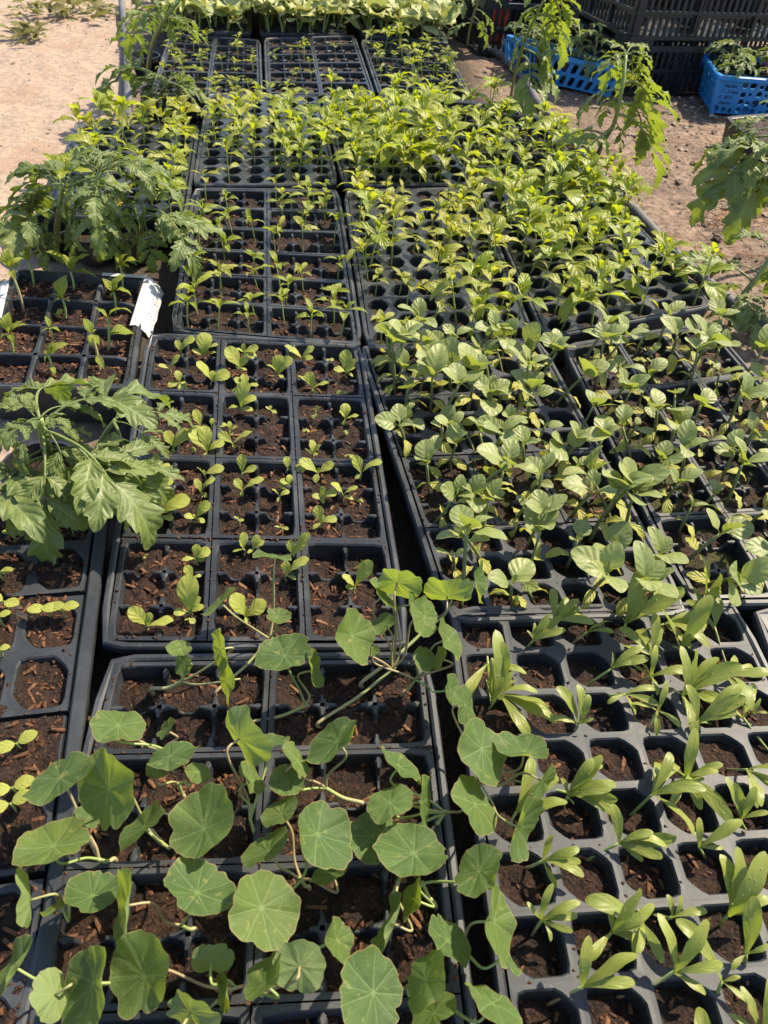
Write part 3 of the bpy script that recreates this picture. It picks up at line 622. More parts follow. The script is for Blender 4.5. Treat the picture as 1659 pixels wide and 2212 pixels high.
def fill(key, where, occ, kinds, what, name='pepper_seedling', cat='seedling', group=G_PEP, dens=None, sc=(.85, 1.15), tilt=.15):
    q, nx, ny = TR[key]
    for j in range(ny):
        for i in range(nx):
            p = occ if dens is None else dens(i/(nx-1), j/(ny-1))
            if random.random() > p: continue
            k = kinds((i/(nx-1), j/(ny-1))); s = random.uniform(*sc); P = cell(key, i, j)
            look = {'s': 'small', 'm': 'leafy', 'l': 'tall leafy'}[k[-1]] if k[-1] in 'sml' else ''
            sow(k, P, ('%s %s, %s' % (look, what, spot(i, j, where))).strip(), name, cat, group, s, tilt)
# peppers
fill('M2', 'thin pepper tray', .62, lambda u: 'pepys' if random.random() < .8 else 'pepgs', 'narrow-leaved pepper', sc=(.85, 1.25))
fill('R2', 'green pepper tray', .60, lambda u: 'pepgs' if random.random() < .35 else ('pepgm' if random.random() < .75 else 'pepym'), 'pepper')
fill('R3', 'big pepper tray beside hose', .66, lambda u: random.choice(['pepym', 'pepyl', 'pepyl', 'pepgm', 'pepym']), 'pepper', dens=lambda u, v: .45 if v < .2 else .75)
fill('M3a', 'left dense pepper tray', .6, lambda u: random.choice(['pepym', 'pepys', 'pepgm', 'pepym'] if u[1] < .7 else ['pepys']), 'pepper', dens=lambda u, v: .72 if v > .15 else .5)
fill('M3b', 'middle dense pepper tray', .62, lambda u: random.choice(['pepym', 'pepyl', 'pepyl'] if u[1] < .6 else ['pepym', 'pepys']), 'pepper', dens=lambda u, v: .85 if v < .85 else .6, sc=(.85, 1.15))
fill('M3c', 'right dense pepper tray', .5, lambda u: random.choice(['pepym', 'pepys', 'pepym']), 'pepper', dens=lambda u, v: .7 if v < .6 else .5)
fill('M4a', 'far left seedling tray', .36, lambda u: 'pepys', 'pepper', sc=(.7, 1.05))
fill('M4b', 'nearly bare far tray', .1, lambda u: 'pepys', 'pepper', sc=(.6, 1.))
fill('M4c', 'far right seedling tray', .42, lambda u: 'pepys' if random.random() < .6 else 'pepym', 'pepper', sc=(.65, 1.))
fill('L4', 'tray behind left tomato clump', .4, lambda u: random.choice(['pepgm', 'pepys', 'pepym']), 'pepper', dens=lambda u, v: .55 if v > .7 or u > .6 else .15, sc=(.9, 1.2))
# eggplants
fill('R1L', 'left eggplant tray', .7, lambda u: random.choice(['eggm', 'eggl', 'eggm', 'eggs']), 'eggplant', 'eggplant_seedling', 'seedling', 'eggplant seedlings in cell trays', dens=lambda u, v: .85 if v < .2 else .97, tilt=.22)
fill('R1L', 'left eggplant tray', .3, lambda u: random.choice(['eggm', 'eggs']), 'eggplant', 'eggplant_seedling', 'seedling', 'eggplant seedlings in cell trays', dens=lambda u, v: 0 if v < .2 else .35, tilt=.3)
fill('R1R', 'right eggplant tray', .6, lambda u: random.choice(['eggm', 'eggl', 'eggs', 'eggm']), 'eggplant', 'eggplant_seedling', 'seedling', 'eggplant seedlings in cell trays', dens=lambda u, v: .92 if v < .8 else .6, tilt=.22)

# ------------------------------------------------------------------ hand-placed seedlings
def tip(B, x, y, el):
    best = None
    for z in np.linspace(B[2]-.012, B[2]+.10, 120):
        T = at(x, y, z); hd = math.hypot(T[0]-B[0], T[1]-B[1]); e = abs((z-B[2])-math.tan(el)*hd)*.7+1.5*np.linalg.norm(T-B)
        if best is None or e < best[0]: best = (e, T)
    return best[1]
def rooted(key, mk, base, tips, what, name, group, where, hub=None, zb=-.010, stem='sgreen', keyL='cal', wide=1., cots=False, hubz=.012):
    B = at(*base, ZT+zb); H = B+[0, 0, .006] if hub is None else at(*hub, ZT+zb+hubz)
    i, j = which(key, B); n = len(tips)
    o = empty(name, B, '%s, %s' % (what, spot(i, j, where)), 'seedling', group)
    mb = MB(); mid = (B+H)/2+[random.uniform(-.002, .002), random.uniform(-.002, .002), -.002]
    mb.tube(catmull([B-[0, 0, .004], mid, H], 4)-B, [.0013, .0011], 5, lt=None); link('stem', mb.mesh('seedling_stem', M[stem]), o)
    tips = sorted(tips, key=lambda t: -math.hypot(t[0]-(hub or base)[0], t[1]-(hub or base)[1]))
    for k, t in enumerate(tips):
        up = ((hub or base)[1]-t[1]); d = math.hypot(t[0]-(hub or base)[0], up)
        el = .95 if up > .75*d else (.55 if up > .2*d else (.15 if up > -.4*d else -.05))
        T = tip(H, t[0], t[1], el+random.uniform(-.1, .1)); L = np.linalg.norm(T-H)
        small = k >= 2 and d < 28 and cots
        c = link('leaf', LM[(keyL if not small else 'calc'), random.randrange(5)], o)
        c.matrix_basis = frame(H-B, T-B, random.uniform(-.45, .45), wide*random.uniform(.9, 1.15))
    return o
def A(u, v): return (162+.4557*u, 675+.4557*v)
CAL = [((505, 205), (570, 120), (480, 130)), ((450, 285), (500, 205), (395, 250), (430, 270)), ((500, 350), (480, 275), (440, 350), (525, 390), (535, 340)), ((610, 225), (620, 95), (680, 150), (555, 175), (632, 165), (670, 190)),
 ((650, 345), (575, 235), (655, 275), (735, 290), (690, 325)), ((800, 205), (800, 145), (870, 165), (765, 170), (860, 215)), ((785, 280), (715, 165), (815, 205), (760, 255), (815, 275)), ((1075, 235), (995, 155), (1135, 165), (1030, 180), (1130, 215)),
 ((965, 315), (1030, 215), (970, 200), (910, 250), (990, 310)), ((1285, 300), (1285, 175), (1335, 225), (1225, 270), (1330, 260), (1320, 305)), ((1205, 238), (1228, 226), (1188, 230)), ((1125, 375), (1055, 300), (1105, 280), (1205, 335), (1140, 385), (1130, 310)),
 ((1265, 392), (1240, 386), (1292, 385)), ((810, 370), (800, 290), (870, 345), (755, 310), (745, 375)), ((790, 470), (810, 325), (860, 400), (728, 455), (845, 465)), ((930, 482), (903, 448), (957, 475), (925, 440)), ((1280, 525), (1280, 430), (1345, 490), (1252, 468), (1275, 537)),
 ((1140, 500), (1152, 440), (1122, 505)), ((470, 660), (430, 560), (550, 565), (465, 675), (500, 620)), ((600, 560), (565, 460), (612, 540)), ((650, 560), (650, 500), (725, 538), (690, 545)), ((630, 680), (550, 540), (612, 535), (710, 618), (600, 612), (610, 692)), ((735, 577), (730, 515), (766, 540), (747, 582)),
 ((750, 640), (680, 568), (842, 566), (760, 645)), ((560, 657), (550, 648), (568, 662)), ((1095, 572), (1078, 565), (1112, 568)), ((1282, 577), (1272, 568), (1290, 580)), ((1125, 690), (1120, 602), (1167, 628), (1090, 645), (1152, 670)), ((1300, 692), (1275, 684), (1322, 690)),
 ((400, 755), (383, 668), (452, 728), (395, 745)), ((410, 850), (415, 758), (467, 798), (368, 838), (460, 835)), ((615, 785), (578, 735), (708, 738), (610, 745)), ((605, 870), (665, 788), (568, 790), (593, 830), (628, 877)), ((795, 780), (792, 670), (862, 733), (815, 755)), ((795, 865), (758, 788), (897, 790), (790, 872)),
 ((1010, 762), (1000, 682), (1093, 745)), ((1020, 835), (1013, 768), (1068, 837), (963, 825), (970, 798)), ((970, 892), (933, 838), (1018, 848), (960, 898)), ((1150, 780), (1063, 697), (1227, 713), (1138, 808), (1160, 735)), ((1355, 785), (1325, 677), (1457, 708), (1328, 787)), ((1170, 895), (1180, 822), (1243, 855), (1123, 868), (1178, 907)),
 ((1270, 885), (1212, 812), (1342, 828), (1320, 888)), ((1355, 905), (1345, 893), (1365, 900)), ((405, 985), (338, 845), (547, 886), (410, 912), (467, 982)), ((580, 995), (643, 905), (517, 965), (558, 957), (617, 997)), ((775, 1002), (753, 968), (802, 985), (770, 968)), ((980, 1037), (946, 1015), (1013, 1027), (975, 1008)), ((1165, 1015), (1150, 912), (1243, 983), (1127, 1027), (1178, 958)),
 ((335, 1167), (347, 1148), (328, 1167)), ((575, 1185), (580, 1097), (643, 1128), (507, 1175), (632, 1165)), ((545, 1440), (540, 1240), (597, 1352), (467, 1425), (612, 1393)), ((562, 1275), (522, 1200), (600, 1248)), ((545, 1470), (520, 1460), (570, 1472)), ((350, 1505), (257, 1398), (360, 1422), (467, 1463)), ((800, 1140), (800, 1040), (748, 1135), (780, 1080)), ((845, 1140), (870, 1055), (898, 1083), (818, 1142)),
 ((1035, 1170), (1018, 1078), (1118, 1057)), ((1005, 1265), (998, 1178), (1110, 1167), (1052, 1267)), ((810, 1460), (737, 1340), (908, 1373), (815, 1392), (818, 1472)), ((1325, 1320), (1408, 1177), (1265, 1248), (1280, 1300)), ((1460, 1380), (1440, 1325), (1485, 1355), (1512, 1402))]
for e in CAL:
    tiny = max(math.hypot(t[0]-e[0][0], t[1]-e[0][1]) for t in e[1:]) < 34
    rooted('M1', 0, A(*e[0]), [A(*t) for t in e[1:]], 'tiny sprouting seedling' if tiny else 'spoon-leaved seedling', 'spoon_leaved_seedling', 'pale spoon-leaved seedlings', 'three-column tray', stem='spink', keyL='calc' if tiny else 'cal', cots=True, wide=1.6 if tiny else 1.3)
ZIN = [((1130, 1410), (1150, 1385), [(1185, 1325), (1212, 1328), (1155, 1345), (1138, 1362), (1222, 1360)]), ((1225, 1395), (1268, 1366), [(1325, 1343), (1327, 1366), (1302, 1348)]), ((1335, 1405), (1352, 1345), [(1380, 1232), (1394, 1258), (1478, 1270), (1402, 1325), (1394, 1290), (1345, 1335)]),
 ((1430, 1392), (1470, 1402), [(1430, 1320), (1487, 1358), (1527, 1342), (1537, 1285)]), ((1515, 1372), (1512, 1335), [(1520, 1230), (1556, 1238), (1498, 1268), (1540, 1355)]), ((1255, 1487), (1320, 1445), [(1322, 1408), (1392, 1398), (1402, 1422), (1372, 1432)]), ((1380, 1475), (1405, 1462), [(1400, 1388), (1417, 1393), (1383, 1430), (1492, 1450), (1420, 1502), (1362, 1435)]),
 ((1490, 1545), (1474, 1502), [(1470, 1395), (1502, 1400), (1552, 1420), (1447, 1492), (1602, 1435), (1500, 1590)]), ((1272, 1495), (1350, 1500), [(1312, 1520), (1332, 1496), (1418, 1488), (1422, 1522), (1372, 1545)]), ((1240, 1602), (1250, 1565), [(1202, 1483), (1247, 1478), (1272, 1500), (1282, 1552), (1190, 1550), (1262, 1530)]), ((1045, 1442), (1062, 1520), [(1070, 1360), (1087, 1385), (1062, 1420), (1105, 1450), (1052, 1470)]),
 ((1050, 1535), (1080, 1500), [(1162, 1496), (1192, 1540), (1112, 1468), (1202, 1562), (1142, 1592)]), ((1375, 1598), (1420, 1535), [(1440, 1470), (1360, 1520), (1470, 1570), (1420, 1590)]), ((1545, 1562), (1505, 1562), [(1602, 1480), (1612, 1505), (1483, 1478), (1592, 1540)]), ((1622, 1545), (1628, 1540), [(1625, 1515), (1642, 1508), (1658, 1540)]), ((1468, 1712), (1480, 1690), [(1502, 1572), (1562, 1650), (1522, 1682), (1488, 1650)]),
 ((1220, 1742), (1226, 1722), [(1302, 1632), (1280, 1638), (1312, 1690), (1322, 1702), (1250, 1668), (1212, 1680), (1240, 1738)]), ((1130, 1872), (1172, 1860), [(1195, 1803), (1252, 1833), (1255, 1862), (1262, 1893), (1205, 1917)]), ((1258, 1862), (1337, 1822), [(1412, 1798), (1442, 1830), (1322, 1735), (1432, 1852), (1462, 1808), (1390, 1860)]), ((1150, 2018), (1170, 1988), [(1195, 1908), (1254, 1948), (1138, 1948), (1248, 1978), (1238, 2012), (1190, 2034)]),
 ((1265, 2072), (1320, 2015), [(1310, 1945), (1382, 1917), (1412, 1952), (1392, 1992), (1390, 2032), (1275, 2075)]), ((1440, 2000), (1450, 1982), [(1440, 1932), (1472, 1933), (1528, 1968), (1410, 1975)]), ((1335, 2152), (1455, 2100), [(1528, 1985), (1562, 2082), (1525, 2148), (1420, 1972)]), ((1185, 2167), (1258, 2132), [(1378, 2063), (1372, 2122), (1272, 2020)]), ((1530, 1852), (1510, 1830), [(1510, 1765), (1604, 1772), (1500, 1797), (1562, 1832)]), ((1622, 1800), (1600, 1770), [(1568, 1678), (1632, 1698), (1662, 1755), (1602, 1718), (1588, 1690)]),
 ((1558, 2002), (1570, 1980), [(1555, 1845), (1592, 1828), (1652, 1838), (1665, 1942), (1642, 1972), (1600, 1950)]), ((1620, 2130), (1612, 2060), [(1632, 1935), (1662, 2040), (1580, 2095)]), ((1650, 2260), (1640, 2230), [(1662, 2110), (1600, 2130), (1660, 2180), (1572, 2190)]), ((1530, 2190), (1560, 2120), [(1460, 1985), (1600, 2110), (1620, 2170)])]
for b, h, ts in ZIN:
    rooted('R0', 0, b, ts, 'strap-leaved seedling with %s leaves' % ORD[len(ts)-1], 'strap_leaved_seedling', 'lanky strap-leaved seedlings', 'front right tray', hub=h, zb=-.013, stem='spink' if random.random() < .5 else 'sgreen', keyL='zin', hubz=.022, wide=1.12)
OCC = {which('R0', at(*b, ZT)) for b, h, t_ in ZIN}
for j in range(12):
    for i in range(6):
        if (i, j) in OCC or random.random() > (.97 if i > 2 else .85) or j < 1: continue
        B = cell('R0', i, j, ZT-.013); a = random.uniform(0, 2*PI); l = random.uniform(.008, .048); H = B+[l*math.cos(a), l*math.sin(a), random.uniform(.014, .03)]
        n = random.randint(4, 7); o = empty('strap_leaved_seedling', B, '%s strap-leaf, %s leaves, %s' % ('leaning' if l > .015 else 'upright', ORD[n-1], spot(i, j, 'front right tray')), 'seedling', 'lanky strap-leaved seedlings')
        mb = MB(); mb.tube(catmull([B-[0, 0, .004], (B+H)/2+[0, 0, -.003], H], 4)-B, [.0013, .0011], 5, lt=None); link('stem', mb.mesh('seedling_stem', M[random.choice(['spink', 'sgreen'])]), o)
        for k in range(n):
            az = a+random.uniform(-1.0, 1.0)*(1.6 if k > 2 else .7); el = random.uniform(-.25, .75); q = random.uniform(.026, .046); T = H+q*np.array([math.cos(az)*math.cos(el), math.sin(az)*math.cos(el), math.sin(el)])
            c = link('leaf', LM['zin', random.randrange(5)], o); c.matrix_basis = frame(H-B, T-B, random.uniform(-.4, .4), random.uniform(.95, 1.25))
# pointed-leaf seedlings in the large cells
Bk = lambda u, v: (.2279*u, 540+.2279*v)
L2P = [((225, 570), (95, 180), [(80, -20), (130, 40), (0, 90), (235, 90), (130, 200), (150, 280)], 'rusty-stemmed pointed-leaf seedling'), ((320, 350), (270, 110), [(240, -30), (390, 0), (400, 60), (300, -60)], 'pale broad pointed-leaf seedling'), ((700, 410), (670, 210), [(430, 20), (860, 45), (930, 275), (700, 60)], 'long-leaved drooping seedling'), ((1158, 390), (1140, 150), [(1090, 20), (1340, 130), (1210, 40), (1110, 170), (1230, 170)], 'upright leafy seedling'),
 ((615, 645), (595, 460), [(630, 240), (480, 430), (520, 490), (660, 490), (540, 640)], 'large-leaved curled seedling'), ((1090, 590), (1075, 400), [(970, 270), (1190, 230), (1245, 440), (1040, 300), (1050, 450)], 'tall pale pointed-leaf seedling'), ((1020, 960), (1020, 650), [(890, 550), (1250, 600), (1280, 810), (1060, 690)], 'thin-stemmed drooping seedling'), ((115, 1000), (90, 790), [(90, 590), (270, 710), (0, 860), (140, 880), (220, 680)], 'bright upright seedling'),
 ((490, 880), (470, 740), [(425, 625), (390, 800), (570, 775)], 'withered bare-topped seedling'), ((490, 1190), (460, 1000), [(530, 860), (650, 890), (420, 950), (430, 1060), (520, 1190)], 'short seedling with paired leaves'), ((945, 1150), (870, 800), [(790, 650), (920, 760), (860, 910), (940, 900), (990, 1130)], 'orange-stemmed curled seedling')]
for b, h, ts, lab in L2P:
    B = at(*Bk(*b), ZT-.015); H = tip(B, *Bk(*h), 1.25); o = empty('pointed_leaf_seedling', B, '%s, %s' % (lab, spot(*which('L2', B), 'stickered tray')), 'seedling', 'pointed-leaf seedlings in the large cells')
    mb = MB(); mb.tube(catmull([B-[0, 0, .004], B*.5+H*.5+[.002, 0, 0], H], 4)-B, [.0021, .0014], 6, lt=None); link('stem', mb.mesh('seedling_stem', M['spink' if 'rusty' in lab or 'orange' in lab or 'withered' in lab else 'sgreen']), o)
    for t in ts:
        p = Bk(*t); hb = Bk(*h); d = hb[1]-p[1]; lower = t[1] > h[1]+150
        S0 = B*.55+H*.45 if lower else H
        T = tip(S0, *p, .8 if d > 25 else (.25 if d > -12 else -.35)); c = link('leaf', LM['pepy', random.randrange(5)], o); c.matrix_basis = frame(S0-B, T-B, random.uniform(-.4, .4), random.uniform(1.05, 1.35))
# tiny round pairs in the front left tray
for x, y, s, lab in [(92, 528, .6, 'at its tray edge below the tomato leaf'), (440, 485, 1., 'beside the big tomato leaf tip'), (15, 770, .8, 'at the left photo edge, alone'), (300, 985, 1., 'left twin in the middle strip'), (385, 980, 1., 'right twin in the middle strip'), (45, 940, 1., 'left of the twin sprouts'), (10, 1030, .7, 'small, under the photo edge pair'), (15, 1225, .6, 'small, on the bare left cell'), (450, 345, .8, 'just under the hanging tomato leaf')]:
    px = (.358*x*1.0, 972+.663*y/1.8517)
    B = at(px[0], px[1]+8, ZT+.0); o = empty('sprout', B, 'tiny round-leaved sprout %s' % lab, 'seedling', 'tiny sprouts in the front left tray')
    H = np.array([0, 0, .012]); mb = MB(); mb.tube([(0, 0, -.006), (.001, 0, .006), H], [.0010, .0009], 5, lt=None); link('stem', mb.mesh('sprout_stem', M['sgreen']), o); a = random.uniform(-.5, .5)
    for q in (0, PI): c = link('leaf', LM['calc', random.randrange(5)], o); c.matrix_basis = frame(H, H+.0165*s*np.array([math.cos(a+q), math.sin(a+q), .12]), 0, 1.4)
for x, y, lab in [(130, 140, 'upright pair, in the third strip'), (105, 405, 'upper pair, overlapping another sprout'), (95, 500, 'lower wide pair, overlapping another sprout')]:
    B = at(.358*x, 1566+.358*y+8, ZT); o = empty('sprout', B, 'tiny round-leaved sprout, %s' % lab, 'seedling', 'tiny sprouts in the front left tray')
    H = np.array([0, 0, .014]); mb = MB(); mb.tube([(0, 0, -.006), (.001, 0, .006), H], [.0010, .0009], 5, lt=None); link('stem', mb.mesh('sprout_stem', M['sgreen']), o); a = random.uniform(.1, .8)
    for q in (0, PI): c = link('leaf', LM['calc', random.randrange(5)], o); c.matrix_basis = frame(H, H+.0165*np.array([math.cos(a+q), math.sin(a+q), .12]), 0, 1.4)

# ------------------------------------------------------------------ nasturtiums
NL = {1: (255, 1567, 62, 37, 10, 5), 2: (234, 1706, 88, 56, 82, 7), 3: (129, 1680, 77, 36, -35, 6), 4: (115, 1828, 80, 46, -20, 6), 5: (440, 1790, 86, 62, -60, 7), 6: (310, 1788, 62, 22, -48, 5), 7: (365, 1634, 60, 24, -20, 6), 8: (424, 1668, 33, 20, 20, 4), 9: (340, 1670, 25, 18, 0, 4), 10: (193, 1766, 32, 26, 0, 4), 11: (200, 1935, 63, 42, -15, 5), 12: (64, 1945, 68, 11, 85, 5), 13: (132, 1955, 42, 9, -30, 4), 14: (275, 1956, 84, 15, 90, 7), 15: (426, 1928, 84, 54, 15, 7),
 16: (565, 1960, 86, 73, 70, 7), 17: (311, 2108, 86, 64, 75, 7), 18: (200, 2124, 92, 44, 100, 7), 19: (455, 2078, 50, 30, -5, 5), 20: (118, 2150, 56, 40, 70, 6), 21: (36, 2092, 70, 17, -56, 6), 22: (412, 2186, 64, 32, 35, 5), 23: (487, 2139, 41, 13, 85, 4), 24: (571, 2124, 58, 27, -55, 6), 25: (687, 1802, 81, 57, 60, 7), 26: (805, 1806, 66, 55, 10, 5), 27: (894, 1842, 84, 54, 5, 7), 28: (842, 1734, 55, 36, -20, 7), 29: (912, 1734, 62, 10, 88, 6), 30: (862, 1655, 60, 15, 42, 6),
 31: (622, 1689, 41, 36, 0, 5), 32: (608, 1759, 45, 25, -40, 5), 33: (579, 1838, 58, 27, -40, 5), 34: (644, 1645, 43, 18, 58, 6), 35: (728, 1600, 74, 30, -42, 6), 36: (1041, 1617, 74, 48, 70, 7), 37: (1133, 1622, 66, 27, 12, 6), 38: (1172, 1688, 45, 13, -65, 6), 39: (1119, 1788, 72, 22, -70, 6), 40: (1027, 1738, 70, 36, 65, 6), 41: (1034, 1881, 62, 44, -45, 6), 42: (898, 1945, 52, 15, -72, 5), 43: (1068, 1990, 86, 24, 85, 6), 44: (968, 2031, 60, 32, 55, 5), 45: (728, 2031, 49, 27, 75, 5), 46: (851, 1996, 66, 12, -68, 5),
 47: (647, 2088, 60, 54, 0, 6), 48: (807, 2145, 88, 72, 80, 7), 49: (919, 2117, 70, 36, -65, 6), 50: (937, 2188, 58, 28, -35, 5), 51: (1063, 2167, 82, 22, 38, 6), 52: (719, 1888, 48, 18, -25, 4), 53: (1089, 2067, 42, 9, 58, 4), 54: (518, 1595, 70, 36, 60, 7), 55: (544, 1684, 40, 20, 60, 4), 56: (584, 1602, 38, 13, 5, 4), 57: (615, 1416, 64, 42, -15, 6), 58: (762, 1373, 64, 38, 75, 7), 59: (858, 1258, 50, 34, 15, 8), 60: (966, 1287, 55, 28, 0, 7), 61: (918, 1333, 46, 29, 80, 8),
 62: (968, 1380, 50, 17, 68, 6), 63: (832, 1348, 31, 20, -35, 6), 64: (826, 1287, 46, 12, 48, 7), 65: (918, 1423, 29, 24, 60, 5), 66: (955, 1423, 27, 14, -70, 5), 67: (973, 1491, 37, 16, 80, 4), 68: (1005, 1523, 46, 22, 85, 5), 69: (889, 1305, 28, 11, 80, 7), 70: (1030, 1255, 48, 9, 90, 6), 72: (390, 1403, 30, 17, 0, 5), 73: (397, 1434, 24, 19, 90, 4), 74: (476, 1402, 49, 15, 85, 6), 75: (489, 1470, 57, 10, 88, 5), 76: (476, 1301, 48, 8, -42, 7), 77: (599, 1333, 28, 18, 0, 5), 78: (595, 1201, 44, 7, 5, 8), 79: (676, 1448, 47, 14, 80, 5), 80: (803, 1409, 19, 15, 0, 4), 82: (360, 1578, 26, 11, -60, 4)}
NP = [((330, 1496), (395, 1470), [72, 73, 74, 75]), ((470, 1500), (588, 1374), [77, 78, 76]), ((548, 1567), (665, 1522), [57, 79]), ((690, 1567), (855, 1440), [58, 59, 63, 64, 61, 69]), ((868, 1505), (898, 1466), [65, 66, 67, 62, 80]), ((783, 1480), (930, 1350), [60, 70]), ((305, 1610), (358, 1620), [1, 82, 7]), ((400, 1728), (385, 1692), [9, 8]), ((250, 1862), (212, 1856), [3, 4, 10]), ((330, 1800), (365, 1832), [2, 6, 5]), ((555, 1818), (540, 1768), [55, 54, 56]), ((425, 2012), (390, 1998), [14, 15]), ((205, 1962), (155, 1945), [11, 12, 13]),
 ((668, 1922), (650, 1900), [33, 25, 52, 32, 16]), ((783, 1742), (700, 1700), [35, 31, 34]), ((925, 1808), (962, 1752), [28, 29, 30, 26, 40]), ((985, 1712), (1040, 1690), [36, 37, 38, 39, 68]), ((845, 1942), (862, 1900), [27, 46]), ((940, 1962), (912, 1905), [42, 41]), ((975, 2062), (968, 2048), [44, 43, 53]), ((600, 2112), (565, 2150), [24, 47, 45]), ((490, 2142), (508, 2132), [19, 23, 22, 17]), ((150, 2165), (135, 2130), [20, 21, 18]), ((890, 2172), (880, 2130), [48, 49, 50, 51])]
UNDER = {19, 20, 47, 22, 59, 60, 54, 12}
def nas_pose(e, under):
    x, y, a, b, ang, hcm = e; P = at(x, y, ZT+hcm*.01); dep = np.dot(P-CAM, CF); R = .95*a*dep/FPX; th = math.radians(ang)
    v = sight(x, y); e1 = CR*math.cos(th)-CU*math.sin(th); e1 = unit(e1-v*np.dot(e1, v)); e2 = np.cross(v, e1)
    c = min(b/a, .98); s = math.sqrt(1-c*c); n1 = -v*c+e2*s; n2 = -v*c-e2*s; n = n1 if n1[2] > n2[2] else n2
    if under: n = -(n1 if n1[2] < n2[2] else n2)
    e1 = unit(e1-n*np.dot(e1, n)); s2 = np.cross(n, e1)
    return P, R, n, e1, s2
for base, hub, ls in NP:
    B = at(*base, ZT-.011); H = at(*hub, ZT+.012); i, j = which('M0', B)
    o = empty('nasturtium', B, 'nasturtium with %s round leaves, cell %s from left, row %s from back' % (ORD[len(ls)-1], ORD[i], ORD[11-j]), 'nasturtium', 'nasturtiums in the foreground tray')
    mb = MB(); k = random.choice([1., 1.2])
    mb.tube(catmull([B-[0, 0, .004], B+[0, 0, .006], (B+H)/2+[0, 0, -.002], H], 5)-B, [.0016*k, .0012*k], 7, lt=None)
    lv = []
    for q in ls:
        P, R, n, e1, s2 = nas_pose(NL[q], q in UNDER); C = P-n*.0008; d = C-H; D = np.linalg.norm(d)
        mb.tube(catmull([H-(H-B)*.05, H+d*.35+np.array([0, 0, -.10*D]), C-n*min(.35*D, .012)-d*.08, C+n*.0003], 6)-B, [.0011, .0008], 6, lt=random.choice([.3, .6, 1., 1.]))
        c = link('leaf', random.choice(NAS), o); P = P-B; t = random.choice([-1, 1])
        c.matrix_basis = Matrix(((e1[0]*R, s2[0]*R, n[0]*R, P[0]), (e1[1]*R, s2[1]*R, n[1]*R, P[1]), (e1[2]*R, s2[2]*R, n[2]*R, P[2]), (0, 0, 0, 1))) @ Matrix.Rotation(random.uniform(0, .3)+random.choice([0, PI]), 4, 'Z')
    link('stem', mb.mesh('nasturtium_stem', M['spink']), o)

# ------------------------------------------------------------------ tomatoes
def tomato(label, stem, leaves, meshes, r0=.005, cat='tomato plant', flower=None, extra=0):
    S = [at(*p) for p in stem]; B = S[0].copy(); o = empty('tomato_plant', B, label, cat, 'tomato plants around the trays')
    c = catmull(S, 6); mb = MB(); mb.tube(c-B, [r0, r0*.55], 8, lt=None)
    for f, x, y, z in leaves:
        k = f*(len(c)-1); i = min(int(k), len(c)-2); P = c[i]+(c[i+1]-c[i])*(k-i); T = at(x, y, z)
        l = link('leaf', random.choice(meshes), o); l.matrix_basis = frame(P-B, T-B, random.uniform(-.25, .25), random.uniform(.85, 1.1))
    for q in range(extra):
        k = random.uniform(.45, 1)*(len(c)-1.01); i = int(k); P = c[i]; a = random.uniform(0, 2*PI); e = random.uniform(-.35, .6); T = P+random.uniform(.09, .15)*np.array([math.cos(a)*math.cos(e), math.sin(a)*math.cos(e), math.sin(e)])
        l = link('leaf', random.choice(meshes), o); l.matrix_basis = frame(P-B, T-B, random.uniform(-.25, .25))
    link('stem', mb.mesh('tomato_stem', M['stom']), o)
    if flower:
        F = at(*flower)-B; fm = MB(); r = random.Random(3)
        for q in range(7):
            a = q*.9; d = np.array([math.cos(a), math.sin(a)*.6-.5, math.sin(a)*.8+.1]); leaf_into(fm, 'lance', .3, .6, .2, .05, np.random.RandomState(q), 6, 1, X=np.array(frame(F, F+unit(d)*(.018 if B[0] > 0 else .007))))
        link('flower', fm.mesh('tomato_flower', M['petal']), o)
    return o
g0 = .03
tomato('tall dark tomato plant at the far left, leaning over the tray corner', [(318, 162, g0), (328, 100, .14), (350, 50, .22), (385, 5, .27)], [(.45, 252, 70, .14), (.6, 268, 20, .22), (.75, 440, 70, .2), (.9, 300, -20, .30), (1., 470, 20, .26), (.95, 350, 60, .2), (.7, 430, 40, .22), (.35, 290, 108, .12), (1., 420, -25, .3)], TOM, .006, extra=5)
tomato('sprawling tomato plant at left, reaching over the sandy path', [(345, 240, g0), (350, 200, .09), (365, 178, .13)], [(.9, 165, 150, .10), (.8, 270, 160, .12), (1., 445, 230, .08), (1., 410, 150, .14), (.7, 290, 205, .10), (.6, 430, 200, .1), (1., 320, 150, .16), (.5, 300, 240, .08)], TOM, .005, extra=5)
tomato('bushy tomato in the left clump, its leaves over the path', [(120, 545, g0), (125, 470, .12), (135, 400, .19)], [(1., 20, 470, .10), (.9, 30, 370, .16), (1., 100, 330, .22), (.8, 200, 350, .18), (.6, 60, 540, .08), (.7, 5, 430, .12), (1., 210, 430, .16), (.5, 180, 560, .07), (.9, 60, 330, .2), (.4, 90, 590, .05)], TOML+TOM, .006, extra=5)
tomato('bushy tomato in the left clump, with a small yellow flower', [(215, 560, g0), (205, 480, .12), (210, 400, .19), (215, 370, .21)], [(1., 230, 310, .22), (.9, 330, 390, .18), (.8, 100, 440, .16), (1., 300, 330, .2), (.7, 330, 500, .1), (.6, 120, 530, .1), (.9, 380, 350, .2), (.5, 280, 590, .06), (1., 150, 340, .22), (.8, 260, 470, .15)], TOML+TOM, .006, flower=(258, 437, .19), extra=5)
tomato('spreading tomato in the left clump, one leaf over the thin peppers', [(300, 555, g0), (305, 500, .10), (312, 450, .15)], [(1., 470, 575, .10), (.9, 400, 500, .13), (.8, 340, 600, .06), (.7, 200, 500, .14), (1., 360, 400, .18), (.6, 240, 590, .06), (.9, 430, 530, .1), (1., 250, 430, .18)], TOML+TOM, .005, extra=1)
